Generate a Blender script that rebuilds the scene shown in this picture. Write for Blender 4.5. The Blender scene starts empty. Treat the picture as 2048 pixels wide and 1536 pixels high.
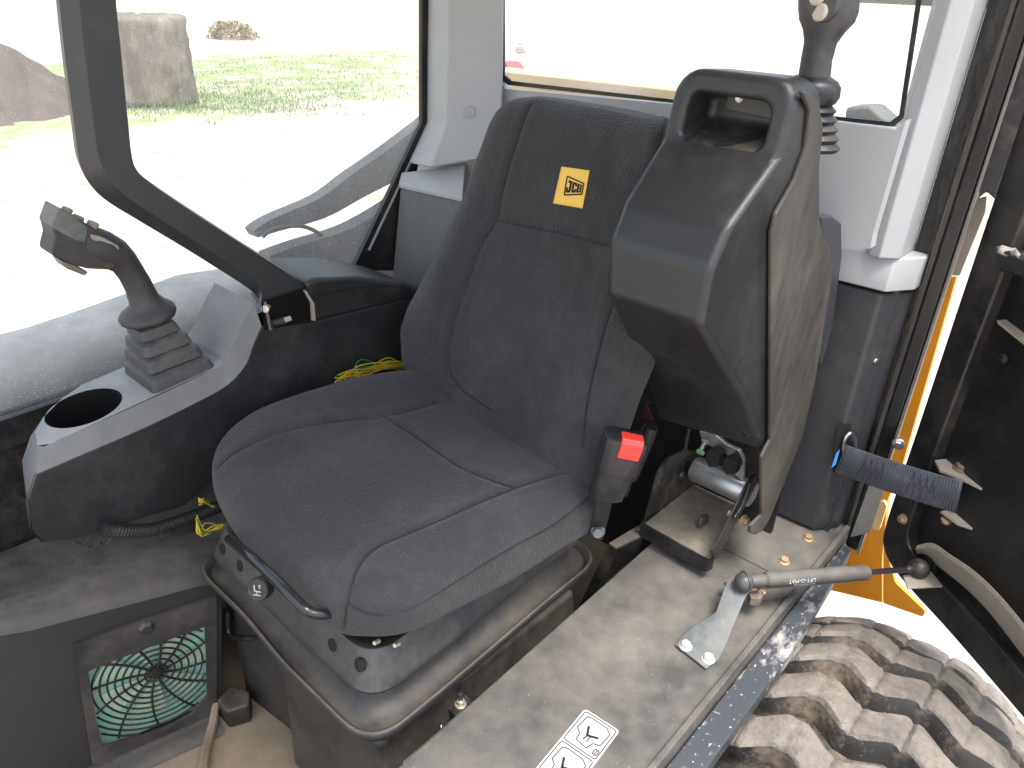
import bpy, bmesh, math, random
import numpy as np
from mathutils import Vector, Matrix
from mathutils.bvhtree import BVHTree

random.seed(7)
S = bpy.context.scene
COL = S.collection
R = math.radians

# ------------------------------------------------------------------ camera
FPX = 1500.0                      # focal length in photo pixels (2048 wide)
PITCH, ROLL, YAW = R(28), R(2.5), R(41)
CAM = Vector((0.934, -0.475, 1.31))
_d = Vector((-math.sin(YAW)*math.cos(PITCH), math.cos(YAW)*math.cos(PITCH), -math.sin(PITCH)))
_r0 = Vector((math.cos(YAW), math.sin(YAW), 0))
_u0 = _r0.cross(_d)
_r = math.cos(ROLL)*_r0 + math.sin(ROLL)*_u0
_u = -math.sin(ROLL)*_r0 + math.cos(ROLL)*_u0
cam_data = bpy.data.cameras.new('camera')
cam_data.sensor_width = 36.0
cam_data.lens = FPX/2048*36.0
cam_data.clip_start = 0.02
cam_data.clip_end = 2000
cam = bpy.data.objects.new('camera', cam_data)
COL.objects.link(cam)
m = Matrix.Identity(4)
for i in range(3):
    m[i][0], m[i][1], m[i][2], m[i][3] = _r[i], _u[i], -_d[i], CAM[i]
cam.matrix_world = m
S.camera = cam

# ------------------------------------------------------------------ world, sun, exposure
SUN_EL, SUN_AZ = R(72), R(105)     # azimuth measured from +Y towards +X
world = bpy.data.worlds.new('World'); S.world = world; world.use_nodes = True
wn = world.node_tree
sky = wn.nodes.new('ShaderNodeTexSky')
sky.sky_type = 'NISHITA'; sky.sun_disc = False
sky.sun_elevation = SUN_EL; sky.sun_rotation = SUN_AZ
sky.air_density = 1.3; sky.dust_density = 4.0
wn.nodes['Background'].inputs[1].default_value = 0.15
hs = wn.nodes.new('ShaderNodeHueSaturation'); hs.inputs['Saturation'].default_value = 0.55
wn.links.new(sky.outputs[0], hs.inputs['Color'])
wn.links.new(hs.outputs[0], wn.nodes['Background'].inputs[0])
sun_data = bpy.data.lights.new('sun', 'SUN'); sun_data.energy = 1.6; sun_data.angle = R(24)
sun_data.color = (1.0, 0.975, 0.94)
sun = bpy.data.objects.new('sun', sun_data); COL.objects.link(sun)
sd = Vector((math.sin(SUN_AZ)*math.cos(SUN_EL), math.cos(SUN_AZ)*math.cos(SUN_EL), math.sin(SUN_EL)))
sun.rotation_euler = sd.to_track_quat('Z', 'Y').to_euler()
S.view_settings.view_transform = 'Standard'
S.view_settings.look = 'None'
S.view_settings.gamma = 1.0
S.view_settings.exposure = 1.78
S.render.engine = 'CYCLES'
S.cycles.max_bounces = 6
S.cycles.diffuse_bounces = 3
S.cycles.transparent_max_bounces = 8
S.cycles.glossy_bounces = 3

# ------------------------------------------------------------------ photo pixel -> point on a real plane
def ray(px, py):
    return _d + _r*((px-1024)/FPX) - _u*((py-768)/FPX)
def PL(px, py, p0, n):
    v = ray(px, py); n = Vector(n)
    return CAM + v*((Vector(p0)-CAM).dot(n)/v.dot(n))
def PX(px, py, x): return PL(px, py, (x, 0, 0), (1, 0, 0))
def PY(px, py, y): return PL(px, py, (0, y, 0), (0, 1, 0))
def PZ(px, py, z): return PL(px, py, (0, 0, z), (0, 0, 1))

# ------------------------------------------------------------------ materials
MATS = {}
def mat(name, col, rough=0.5, metal=0.0, grain=0.0, gscale=500, dust=-1.0, dcol=(0.23, 0.19, 0.145), dscale=7.0,
        up=0.0, spec=0.5, vary=0.12, contrast=2.2, streak=None, sheen=0.0, speck=0.0, speckcol=(0.6, 0.58, 0.54), speckscale=160, drough=0.9):
    if name in MATS: return MATS[name]
    mt = bpy.data.materials.new(name); mt.use_nodes = True
    nt = mt.node_tree; N = nt.nodes; L = nt.links
    b = N['Principled BSDF']
    tc = N.new('ShaderNodeTexCoord')
    vec = tc.outputs['Object']
    if streak:
        mp = N.new('ShaderNodeMapping'); mp.inputs['Scale'].default_value = streak
        L.new(vec, mp.inputs[0]); dvec = mp.outputs[0]
    else: dvec = vec
    def noise(scale, detail=5, rough_=0.6, v=vec):
        n = N.new('ShaderNodeTexNoise'); n.inputs['Scale'].default_value = scale
        n.inputs['Detail'].default_value = detail; n.inputs['Roughness'].default_value = rough_
        L.new(v, n.inputs['Vector']); return n.outputs['Fac']
    def math_(op, a, bb, clamp=False):
        n = N.new('ShaderNodeMath'); n.operation = op; n.use_clamp = clamp
        for i, q in enumerate((a, bb)):
            if isinstance(q, (int, float)): n.inputs[i].default_value = q
            else: L.new(q, n.inputs[i])
        return n.outputs[0]
    def mixc(f, a, bb):
        n = N.new('ShaderNodeMix'); n.data_type = 'RGBA'
        if isinstance(f, (int, float)): n.inputs[0].default_value = f
        else: L.new(f, n.inputs[0])
        for i, q in ((6, a), (7, bb)):
            if isinstance(q, tuple): n.inputs[i].default_value = (*q, 1)
            else: L.new(q, n.inputs[i])
        return n.outputs[2]
    v1 = noise(11, 2)
    c = mixc(v1, tuple(q*(1-vary) for q in col), tuple(q*(1+vary) for q in col))
    rsock = None
    if dust > -1:
        n1 = noise(dscale, 4, 0.65, dvec)
        n2 = noise(dscale*9, 2, 0.7, dvec)
        s = math_('ADD', math_('MULTIPLY', n1, 0.75), math_('MULTIPLY', n2, 0.25))
        k = math_('ADD', math_('MULTIPLY', math_('SUBTRACT', s, 0.5), contrast*2), dust, True)
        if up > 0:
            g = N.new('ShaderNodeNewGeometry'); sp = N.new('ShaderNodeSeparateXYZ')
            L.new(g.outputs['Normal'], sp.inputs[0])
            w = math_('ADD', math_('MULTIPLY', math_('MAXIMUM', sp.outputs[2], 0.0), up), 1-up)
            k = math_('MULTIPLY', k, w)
        dc = mixc(noise(dscale*3, 1), tuple(q*0.75 for q in dcol), tuple(q*1.2 for q in dcol))
        c = mixc(k, c, dc)
        rsock = math_('ADD', math_('MULTIPLY', k, drough-rough), rough)
    if speck > 0:
        vo = N.new('ShaderNodeTexNoise'); vo.inputs['Scale'].default_value = speckscale; vo.inputs['Detail'].default_value = 2
        L.new(vec, vo.inputs['Vector'])
        k2 = math_('MULTIPLY', math_('SUBTRACT', vo.outputs['Fac'], 0.72-0.1*speck), 14, True)
        c = mixc(k2, c, speckcol)
    L.new(c, b.inputs['Base Color'])
    if rsock: L.new(rsock, b.inputs['Roughness'])
    else:
        L.new(math_('ADD', math_('MULTIPLY', noise(60, 3), 0.16), rough-0.08), b.inputs['Roughness'])
    b.inputs['Metallic'].default_value = metal
    b.inputs['Specular IOR Level'].default_value = spec
    if sheen: b.inputs['Sheen Weight'].default_value = sheen; b.inputs['Sheen Roughness'].default_value = 0.5
    if grain > 0:
        bp = N.new('ShaderNodeBump'); bp.inputs['Strength'].default_value = min(1.0, grain); bp.inputs['Distance'].default_value = 0.001*max(1.0, grain)
        L.new(noise(gscale, 1, 0.6), bp.inputs['Height']); L.new(bp.outputs[0], b.inputs['Normal'])
    MATS[name] = mt
    return mt

M_FABRIC = mat('fabric', (0.0265, 0.027, 0.030), 0.85, grain=3.5, gscale=260, sheen=0.12, vary=0.18, dust=0.03, dcol=(0.10, 0.10, 0.10), dscale=4, contrast=0.7, spec=0.3)
M_THREAD = mat('thread', (0.014, 0.014, 0.016), 0.8)
M_PLASTIC = mat('black_plastic', (0.022, 0.023, 0.025), 0.42, grain=0.35, gscale=700, dust=0.10, dcol=(0.15, 0.135, 0.12), dscale=5, contrast=0.8, up=0.5)
M_POD = mat('pod_plastic', (0.016, 0.0178, 0.0190), 0.36, grain=0.3, gscale=800, dust=0.0, dcol=(0.10, 0.098, 0.092), dscale=4, contrast=0.6, up=0.2)
M_BELLOWS = mat('bellows', (0.020, 0.021, 0.023), 0.5, dust=0.55, dcol=(0.125, 0.107, 0.086), dscale=7, contrast=1.2, up=0.85)
M_PODDUST = mat('pod_dusty_side', (0.030, 0.029, 0.028), 0.5, grain=0.25, gscale=700, dust=0.28, dcol=(0.100, 0.086, 0.070), dscale=3, contrast=1.3, streak=(1, 1.7, 0.8))
M_TRAYDUST = mat('tray_dust', (0.017, 0.0178, 0.018), 0.5, grain=0.3, dust=0.30, dcol=(0.085, 0.070, 0.056), dscale=9, contrast=2.4)
M_CONSOLE = mat('console_grey', (0.050, 0.054, 0.058), 0.42, grain=0.3, gscale=800, dust=0.66, dcol=(0.33, 0.328, 0.322), dscale=5, contrast=0.5, up=1.0)  # upward paleness mixes settled dust with window glare painted into the colour
M_CONSOLED = mat('console_dark', (0.016, 0.017, 0.0185), 0.45, grain=0.35, gscale=700, dust=0.0, dcol=(0.10, 0.10, 0.098), dscale=5, contrast=0.6)
M_POST = mat('post_plastic', (0.025, 0.0265, 0.029), 0.40, grain=0.3, gscale=900, dust=-0.05, dcol=(0.10, 0.10, 0.10), contrast=0.5)
M_TRIM = mat('grey_trim', (0.355, 0.368, 0.378), 0.55, grain=0.15, gscale=600, dust=0.03, dcol=(0.36, 0.33, 0.29), contrast=0.9, vary=0.04)
M_TRIMDK = mat('dark_trim', (0.036, 0.037, 0.042), 0.45, grain=0.3, gscale=700, dust=-0.02, dcol=(0.11, 0.10, 0.09), dscale=4, contrast=0.9)
M_WALLDK = mat('lower_wall', (0.125, 0.14, 0.14), 0.55, grain=0.2, dust=0.2, dcol=(0.2, 0.2, 0.19), dscale=6, contrast=0.9)
M_BLACK = mat('black_metal', (0.012, 0.012, 0.013), 0.38, dust=0.10, dcol=(0.14, 0.12, 0.095), dscale=9, contrast=1.3, up=0.55)
M_BLACKD = mat('black_metal_dusty', (0.016, 0.016, 0.016), 0.5, dust=0.48, dcol=(0.17, 0.145, 0.115), dscale=6, contrast=1.4, up=0.75)
M_SUSP = mat('suspension_cover', (0.018, 0.0195, 0.023), 0.42, dust=0.42, dcol=(0.135, 0.118, 0.096), dscale=6, contrast=1.6, up=0.80)
M_SILL = mat('sill_dusty', (0.050, 0.048, 0.045), 0.6, grain=0.5, gscale=300, dust=0.50, dcol=(0.138, 0.127, 0.110), dscale=2.6, contrast=2.4, speck=0.12, speckscale=240, speckcol=(0.42, 0.40, 0.36))
M_PLATE = mat('plate_dusty', (0.05, 0.047, 0.042), 0.7, grain=0.3, dust=0.75, dcol=(0.24, 0.21, 0.165), dscale=8, contrast=1.1, up=0.9)
M_STEP = mat('step_bluegrey', (0.042, 0.047, 0.055), 0.42, grain=0.3, dust=-0.25, dcol=(0.42, 0.40, 0.37), dscale=11, contrast=3.6, streak=(1.0, 0.45, 1.0), speck=0.3, speckscale=120)
M_STEEL = mat('galvanised', (0.55, 0.56, 0.57), 0.35, metal=1.0, vary=0.25)
M_TUBE = mat('zinc_tube', (0.62, 0.63, 0.64), 0.38, metal=0.85, vary=0.25, dust=0.0, dcol=(0.34, 0.33, 0.31), dscale=16, contrast=1.6)
M_BOLT = mat('zinc_bolt', (0.66, 0.60, 0.50), 0.38, metal=0.8, vary=0.25, dust=0.25, dcol=(0.33, 0.27, 0.2), dscale=60, contrast=1.2)
M_BOLTG = mat('yellow_zinc_bolt', (0.60, 0.44, 0.26), 0.4, metal=0.75, vary=0.3, dust=0.3, dcol=(0.38, 0.29, 0.2), dscale=50, contrast=1.2)
M_BRKT = mat('bracket_grey', (0.085, 0.10, 0.105), 0.55, dust=0.15, dcol=(0.20, 0.185, 0.16), dscale=12, contrast=1.5)
M_STRUT = mat('strut_dusty', (0.035, 0.034, 0.032), 0.35, dust=0.58, dcol=(0.15, 0.138, 0.118), dscale=14, contrast=1.0, up=0.95, streak=(1, 1, 1))
M_ROD = mat('black_rod', (0.02, 0.02, 0.022), 0.2, vary=0.1)
M_ORANGE = mat('orange_paint', (0.62, 0.235, 0.012), 0.35, dust=-0.05, dcol=(0.25, 0.16, 0.08), dscale=9, contrast=1.6)
M_YELLOW = mat('beige_paint', (0.60, 0.42, 0.20), 0.5, dust=0.3, dcol=(0.42, 0.33, 0.22), dscale=6, contrast=1.0)
M_RUBBER = mat('tyre_rubber', (0.022, 0.021, 0.020), 0.75, grain=0.6, gscale=160, dust=0.12, dcol=(0.20, 0.155, 0.11), dscale=11, contrast=2.2, speck=0.35, speckcol=(0.22, 0.165, 0.11), speckscale=130)
M_MUD = mat('tyre_mud', (0.080, 0.073, 0.066), 0.9, grain=2.5, gscale=110, dust=0.55, dcol=(0.205, 0.180, 0.152), dscale=9, contrast=1.6, speck=0.15, speckcol=(0.06, 0.055, 0.05), speckscale=90)
M_RED = mat('red_plastic', (0.62, 0.035, 0.03), 0.35, vary=0.05)
M_PATCH = mat('yellow_patch', (0.74, 0.47, 0.085), 0.75, grain=0.4, gscale=900, vary=0.05)
M_INK = mat('black_ink', (0.016, 0.0155, 0.015), 0.7, spec=0.2)
M_VOID = mat('recess_shade', (0.006, 0.006, 0.006), 0.8, spec=0.1)  # near-black colour paints in the shade of openings and gaps
M_BEIGE = mat('beige_button', (0.45, 0.42, 0.36), 0.45)
M_WEB = mat('webbing', (0.034, 0.038, 0.050), 0.8, grain=0.4, gscale=500, dust=0.15, dcol=(0.12, 0.12, 0.14), dscale=15)
M_WHITE = mat('white_label', (0.38, 0.38, 0.37), 0.45, dust=0.2, dcol=(0.36, 0.34, 0.31), dscale=12, contrast=1.2, vary=0.03)
M_WIRE = mat('yellow_wire', (0.55, 0.40, 0.03), 0.4)
M_WIREG = mat('green_wire', (0.03, 0.16, 0.06), 0.4)
M_FAN = mat('teal_filter', (0.36, 0.70, 0.57), 0.45, dust=-0.05, dcol=(0.42, 0.36, 0.24), dscale=14, contrast=2.0)
M_FOIL = mat('clear_wrap', (0.6, 0.6, 0.6), 0.15, metal=0.7, grain=1.0, gscale=120)
M_TAN = mat('tan_mat', (0.23, 0.185, 0.125), 0.9, grain=0.6, gscale=200, dust=0.3, dcol=(0.13, 0.11, 0.085), dscale=5, contrast=1.5)
M_HEAT = mat('heater_box', (0.022, 0.022, 0.024), 0.5, grain=0.4, gscale=500, dust=0.50, dcol=(0.125, 0.112, 0.092), dscale=5, contrast=1.3, up=0.97)
M_BROWN = mat('beige_strip', (0.26, 0.225, 0.18), 0.8, dust=0.4, dcol=(0.32, 0.29, 0.25), dscale=10)
M_CLOTH = mat('dusty_cloth', (0.12, 0.12, 0.12), 0.9, dust=0.5, dcol=(0.25, 0.22, 0.18), dscale=14)
M_FENDER = mat('fender_dust_glare', (0.030, 0.033, 0.034), 0.55, dust=0.80, dcol=(0.32, 0.315, 0.30), dscale=5, contrast=0.7, up=1.0)  # pale upper faces: dust, plus a glare fade painted into the colour
M_ROCKER = mat('fender_grey', (0.050, 0.054, 0.055), 0.5, dust=0.35, dcol=(0.14, 0.138, 0.13), dscale=7, contrast=1.4)
M_BLUE = mat('blue_tag', (0.05, 0.28, 0.75), 0.4)
M_GREENP = mat('green_mark', (0.18, 0.42, 0.2), 0.5)
M_REDB = mat('dull_red', (0.36, 0.05, 0.045), 0.4)
M_HAY = mat('hay', (0.105, 0.088, 0.074), 0.95, grain=1.0, gscale=12, dust=0.3, dcol=(0.20, 0.175, 0.14), dscale=2.2, contrast=2.5, streak=(1, 1, 0.35))
M_SOIL = mat('soil', (0.060, 0.047, 0.040), 0.95, grain=1.0, gscale=9, dust=0.2, dcol=(0.09, 0.07, 0.056), dscale=1.6, contrast=2.0)
M_LEAF = mat('grass_blade', (0.15, 0.20, 0.085), 0.8, vary=0.3)

def glass_mat(name, haze, smear=None):
    mt = bpy.data.materials.new(name); mt.use_nodes = True
    nt = mt.node_tree; N = nt.nodes; L = nt.links
    for n in list(N): N.remove(n)
    out = N.new('ShaderNodeOutputMaterial')
    tr = N.new('ShaderNodeBsdfTransparent'); tr.inputs[0].default_value = (0.93, 0.96, 0.95, 1)
    gl = N.new('ShaderNodeBsdfGlossy'); gl.inputs['Roughness'].default_value = 0.03
    fr = N.new('ShaderNodeFresnel'); fr.inputs[0].default_value = 1.35
    df = N.new('ShaderNodeBsdfDiffuse'); df.inputs[0].default_value = (0.80, 0.79, 0.77, 1)
    tl = N.new('ShaderNodeBsdfTranslucent'); tl.inputs[0].default_value = (0.90, 0.89, 0.87, 1)
    ad = N.new('ShaderNodeMixShader'); ad.inputs[0].default_value = 0.5
    L.new(df.outputs[0], ad.inputs[1]); L.new(tl.outputs[0], ad.inputs[2])
    tc = N.new('ShaderNodeTexCoord')
    def noise(sc, det):
        n = N.new('ShaderNodeTexNoise'); n.inputs['Scale'].default_value = sc; n.inputs['Detail'].default_value = det
        L.new(tc.outputs['Object'], n.inputs['Vector']); return n.outputs['Fac']
    def mth(op, a, b, cl=False):
        n = N.new('ShaderNodeMath'); n.operation = op; n.use_clamp = cl
        for i, q in enumerate((a, b)):
            if isinstance(q, (int, float)): n.inputs[i].default_value = q
            else: L.new(q, n.inputs[i])
        return n.outputs[0]
    k = mth('ADD', mth('MULTIPLY', noise(5, 5), haze*1.2), haze*0.2)
    spk = mth('MULTIPLY', mth('SUBTRACT', noise(330, 3), 0.62), 7, True)
    k = mth('ADD', k, mth('MULTIPLY', spk, 0.35), True)
    if smear:                              # a wiped patch of dried dirt on the pane
        c, sx, amt = smear
        mp = N.new('ShaderNodeMapping'); mp.vector_type = 'POINT'
        mp.inputs['Location'].default_value = (-c[0]*sx[0], -c[1]*sx[1], -c[2]*sx[2]); mp.inputs['Scale'].default_value = sx
        L.new(tc.outputs['Object'], mp.inputs[0])
        ln = N.new('ShaderNodeVectorMath'); ln.operation = 'LENGTH'; L.new(mp.outputs[0], ln.inputs[0])
        f = mth('SUBTRACT', 1.0, ln.outputs['Value'], True)
        k = mth('ADD', k, mth('MULTIPLY', mth('MULTIPLY', f, noise(14, 6)), amt), True)
    m1 = N.new('ShaderNodeMixShader'); L.new(k, m1.inputs[0]); L.new(tr.outputs[0], m1.inputs[1]); L.new(ad.outputs[0], m1.inputs[2])
    m2 = N.new('ShaderNodeMixShader'); L.new(fr.outputs[0], m2.inputs[0]); L.new(m1.outputs[0], m2.inputs[1]); L.new(gl.outputs[0], m2.inputs[2])
    L.new(m2.outputs[0], out.inputs[0])
    return mt

def clear_glass():
    mt = bpy.data.materials.new('clear_glass'); mt.use_nodes = True
    N = mt.node_tree.nodes; L = mt.node_tree.links
    for n in list(N): N.remove(n)
    out = N.new('ShaderNodeOutputMaterial'); tr = N.new('ShaderNodeBsdfTransparent'); L.new(tr.outputs[0], out.inputs[0])
    return mt
def pane(g, dusty, parent):                # dust lies on the inner face; the other faces of the sheet are clear
    n = len(g.f)
    return g.make('pane', None, parent, smooth=None, mats=[dusty, clear_glass()], fm=[0]+[1]*(n-1))

# ------------------------------------------------------------------ object helpers
def tag(o, label=None, cat=None, group=None, kind=None):
    if label: o['label'] = label
    if cat: o['category'] = cat
    if group: o['group'] = group
    if kind: o['kind'] = kind
    return o
def thing(name, loc, label, cat, group=None, rz=0.0):
    o = bpy.data.objects.new(name, None); o.empty_display_size = 0.05
    COL.objects.link(o); o.location = loc; o.rotation_euler = (0, 0, rz)
    return tag(o, label, cat, group)
def attach(o, parent):
    o.parent = parent
    if parent.parent is None:               # children keep world coordinates; nested parents already sit at the origin
        o.matrix_parent_inverse = Matrix.LocRotScale(parent.location, parent.rotation_euler, parent.scale).inverted()
def mesh(name, verts, faces, mt, parent=None, bevel=0.0, seg=2, smooth=35, sub=0, local=False, blim=28, mats=None, fm=None):
    me = bpy.data.meshes.new(name)
    me.from_pydata([tuple(v) for v in verts], [], [tuple(f) for f in faces])
    bm = bmesh.new(); bm.from_mesh(me); bmesh.ops.recalc_face_normals(bm, faces=bm.faces); bm.to_mesh(me); bm.free()
    o = bpy.data.objects.new(name, me); COL.objects.link(o)
    for q in (mats or [mt]): me.materials.append(q)
    if fm: me.polygons.foreach_set('material_index', fm)
    if smooth is not None:
        me.polygons.foreach_set('use_smooth', [True]*len(me.polygons))
        if not bevel: me.set_sharp_from_angle(angle=R(smooth))
    if bevel:
        bv = o.modifiers.new('bevel', 'BEVEL'); bv.width = bevel; bv.segments = seg; bv.limit_method = 'ANGLE'; bv.angle_limit = R(blim)
        bv.harden_normals = True; bv.use_clamp_overlap = True
    if sub:
        sb = o.modifiers.new('sub', 'SUBSURF'); sb.levels = sub; sb.render_levels = sub
    if parent is not None:
        if local: o.parent = parent
        else: attach(o, parent)
    return o

class G:                                   # a bag of shapes that becomes one mesh
    def __init__(s): s.v = []; s.f = []
    def add(s, v, f):
        n = len(s.v); s.v += [Vector(q) for q in v]; s.f += [tuple(i+n for i in q) for q in f]; return s
    def prism(s, poly, vec):
        poly = [Vector(p) for p in poly]; vec = Vector(vec); n = len(poly)
        v = poly + [p+vec for p in poly]
        f = [tuple(range(n))[::-1], tuple(range(n, 2*n))] + [(i, (i+1) % n, n+(i+1) % n, n+i) for i in range(n)]
        return s.add(v, f)
    def box(s, lo, hi):
        lo, hi = Vector(lo), Vector(hi)
        return s.prism([(lo.x, lo.y, lo.z), (hi.x, lo.y, lo.z), (hi.x, hi.y, lo.z), (lo.x, hi.y, lo.z)], (0, 0, hi.z-lo.z))
    def rings(s, rings, cap0=True, cap1=True):
        n = len(rings[0]); v = [p for r in rings for p in r]; f = []
        for k in range(len(rings)-1):
            for i in range(n):
                f.append((k*n+i, k*n+(i+1) % n, (k+1)*n+(i+1) % n, (k+1)*n+i))
        if cap0: f.append(tuple(range(n))[::-1])
        if cap1: f.append(tuple(range((len(rings)-1)*n, len(rings)*n)))
        return s.add(v, f)
    def cyl(s, p0, p1, r0, r1=None, n=20):
        r1 = r0 if r1 is None else r1
        return s.lathe(p0, p1, [(0, r0), (1, r1)], n)
    def lathe(s, p0, p1, prof, n=20):       # prof: (t along the axis, radius)
        p0, p1 = Vector(p0), Vector(p1); ax = (p1-p0).normalized(); a, b = frame(ax)
        return s.rings([[p0+(p1-p0)*t + (a*math.cos(2*math.pi*i/n)+b*math.sin(2*math.pi*i/n))*r for i in range(n)] for t, r in prof])
    def tube(s, pts, r, n=10, smooth=True, steps=8):
        pts = spline(pts, steps) if smooth else [Vector(p) for p in pts]
        rings = []; prev = None
        for i, p in enumerate(pts):
            t = (pts[min(i+1, len(pts)-1)]-pts[max(i-1, 0)]).normalized()
            if prev is None: a, b = frame(t)
            else:
                a = (prev - t*prev.dot(t)).normalized(); b = t.cross(a)
            prev = a
            rr = r(i/(len(pts)-1)) if callable(r) else r
            rings.append([p+(a*math.cos(2*math.pi*k/n)+b*math.sin(2*math.pi*k/n))*rr for k in range(n)])
        return s.rings(rings)
    def ball(s, c, r, n=14, squash=(1, 1, 1)):
        c = Vector(c); rings = []
        for i in range(1, n//2):
            ph = math.pi*i/(n//2)
            rings.append([c+Vector((r*squash[0]*math.sin(ph)*math.cos(2*math.pi*k/n), r*squash[1]*math.sin(ph)*math.sin(2*math.pi*k/n), r*squash[2]*math.cos(ph))) for k in range(n)])
        return s.rings(rings)
    def make(s, name, mt, parent=None, **k): return mesh(name, s.v, s.f, mt, parent, **k)

def frame(ax):
    a = ax.orthogonal().normalized(); return a, ax.cross(a).normalized()
def spline(pts, steps=8):
    pts = [Vector(p) for p in pts]; out = []
    for i in range(len(pts)-1):
        p0 = pts[max(i-1, 0)]; p1 = pts[i]; p2 = pts[i+1]; p3 = pts[min(i+2, len(pts)-1)]
        for k in range(steps):
            t = k/steps
            out.append(0.5*((2*p1)+(p2-p0)*t+(2*p0-5*p1+4*p2-p3)*t*t+(3*p1-p0-3*p2+p3)*t**3))
    out.append(pts[-1]); return out
def fillet(poly, r, n=5):                   # round the corners of a closed 3D polygon
    out = []; N_ = len(poly); poly = [Vector(p) for p in poly]
    for i in range(N_):
        p = poly[i]; a = poly[i-1]-p; b = poly[(i+1) % N_]-p
        rr = r[i] if isinstance(r, (list, tuple)) else r
        d = min(rr, a.length*0.48, b.length*0.48)
        if d < 1e-6: out.append(p); continue
        s0 = p+a.normalized()*d; s1 = p+b.normalized()*d
        for k in range(n+1):
            t = k/n; out.append(s0*(1-t)**2+p*2*t*(1-t)+s1*t*t)
    return out
def ss(a, b, x):
    t = max(0.0, min(1.0, (x-a)/(b-a))); return t*t*(3-2*t)
def bolt(name, p, n, r, mt, parent, h=None, washer=True, local=False):
    p = Vector(p); n = Vector(n).normalized(); h = h or r*0.8
    g = G()
    a, b = frame(n)
    z0 = 0
    if washer:
        g.lathe(p-n*0.001, p+n*(r*0.22), [(0, r*1.35), (0.7, r*1.33), (1, r*1.2)], 20); z0 = r*0.22
    ring = lambda z, rr: [p+n*z+(a*math.cos(math.pi/3*i+0.3)+b*math.sin(math.pi/3*i+0.3))*rr for i in range(6)]
    g.rings([ring(z0, r), ring(z0+h*0.85, r), ring(z0+h, r*0.86)])
    return g.make(name, mt, parent, smooth=25)

# ================================================================== OUTSIDE: ground, far things
GZ = -1.3
def ground_mat():
    mt = bpy.data.materials.new('ground_mat'); mt.use_nodes = True
    N = mt.node_tree.nodes; L = mt.node_tree.links; b = N['Principled BSDF']
    b.inputs['Roughness'].default_value = 0.95; b.inputs['Specular IOR Level'].default_value = 0.1
    tc = N.new('ShaderNodeTexCoord')
    def noise(sc, det, rg=0.6):
        n = N.new('ShaderNodeTexNoise'); n.inputs['Scale'].default_value = sc; n.inputs['Detail'].default_value = det; n.inputs['Roughness'].default_value = rg
        L.new(tc.outputs['Object'], n.inputs['Vector']); return n.outputs['Fac']
    def mth(op, a, b_, cl=False):
        n = N.new('ShaderNodeMath'); n.operation = op; n.use_clamp = cl
        for i, q in enumerate((a, b_)):
            if isinstance(q, (int, float)): n.inputs[i].default_value = q
            else: L.new(q, n.inputs[i])
        return n.outputs[0]
    def mix(f, a, b_):
        n = N.new('ShaderNodeMix'); n.data_type = 'RGBA'; L.new(f, n.inputs[0])
        for i, q in ((6, a), (7, b_)):
            if isinstance(q, tuple): n.inputs[i].default_value = (*q, 1)
            else: L.new(q, n.inputs[i])
        return n.outputs[2]
    dirt = mix(noise(0.55, 4), (0.33, 0.275, 0.225), (0.45, 0.405, 0.355))
    dirt = mix(mth('MULTIPLY', mth('SUBTRACT', noise(2.5, 6), 0.56), 5, True), dirt, (0.17, 0.12, 0.085))
    grass = mix(noise(3.0, 6), (0.13, 0.175, 0.075), (0.25, 0.28, 0.14))
    sp = N.new('ShaderNodeSeparateXYZ'); L.new(tc.outputs['Object'], sp.inputs[0])
    wob = mth('MULTIPLY', mth('SUBTRACT', noise(0.5, 5), 0.5), 7.0)
    dist = mth('ADD', mth('MULTIPLY', sp.outputs[0], -1.0), wob)          # metres to the right of the machine
    g = mth('MULTIPLY', mth('SUBTRACT', dist, 13.6), 0.8, True)
    g2 = mth('MULTIPLY', mth('SUBTRACT', 27.0, dist), 0.5, True)           # a track beyond the grass
    g3 = mth('MULTIPLY', mth('MULTIPLY', mth('SUBTRACT', dist, 40.0), 0.2, True), 0.35)
    gm = mth('MAXIMUM', mth('MULTIPLY', g, g2), g3)
    gm = mth('MULTIPLY', gm, mth('ADD', mth('MULTIPLY', mth('SUBTRACT', noise(1.3, 6), 0.36), 5, True), 0.15, True))
    side = mth('MULTIPLY', mth('ADD', mth('SUBTRACT', mth('MULTIPLY', sp.outputs[0], -0.92), sp.outputs[1]), 1.5), 0.25, True)   # the grass ends behind the machine
    gm = mth('MULTIPLY', gm, side)
    L.new(mix(gm, dirt, grass), b.inputs['Base Color'])
    bp = N.new('ShaderNodeBump'); bp.inputs['Strength'].default_value = 0.6; bp.inputs['Distance'].default_value = 0.05
    L.new(noise(6, 6), bp.inputs['Height']); L.new(bp.outputs[0], b.inputs['Normal'])
    return mt
ground = mesh('ground', [(-900, -900, GZ), (900, -900, GZ), (900, 900, GZ), (-900, 900, GZ)], [(0, 1, 2, 3)], ground_mat(), smooth=None)
tag(ground, 'bare pale dirt yard with a strip of green grass', 'ground', kind='structure')

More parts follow.
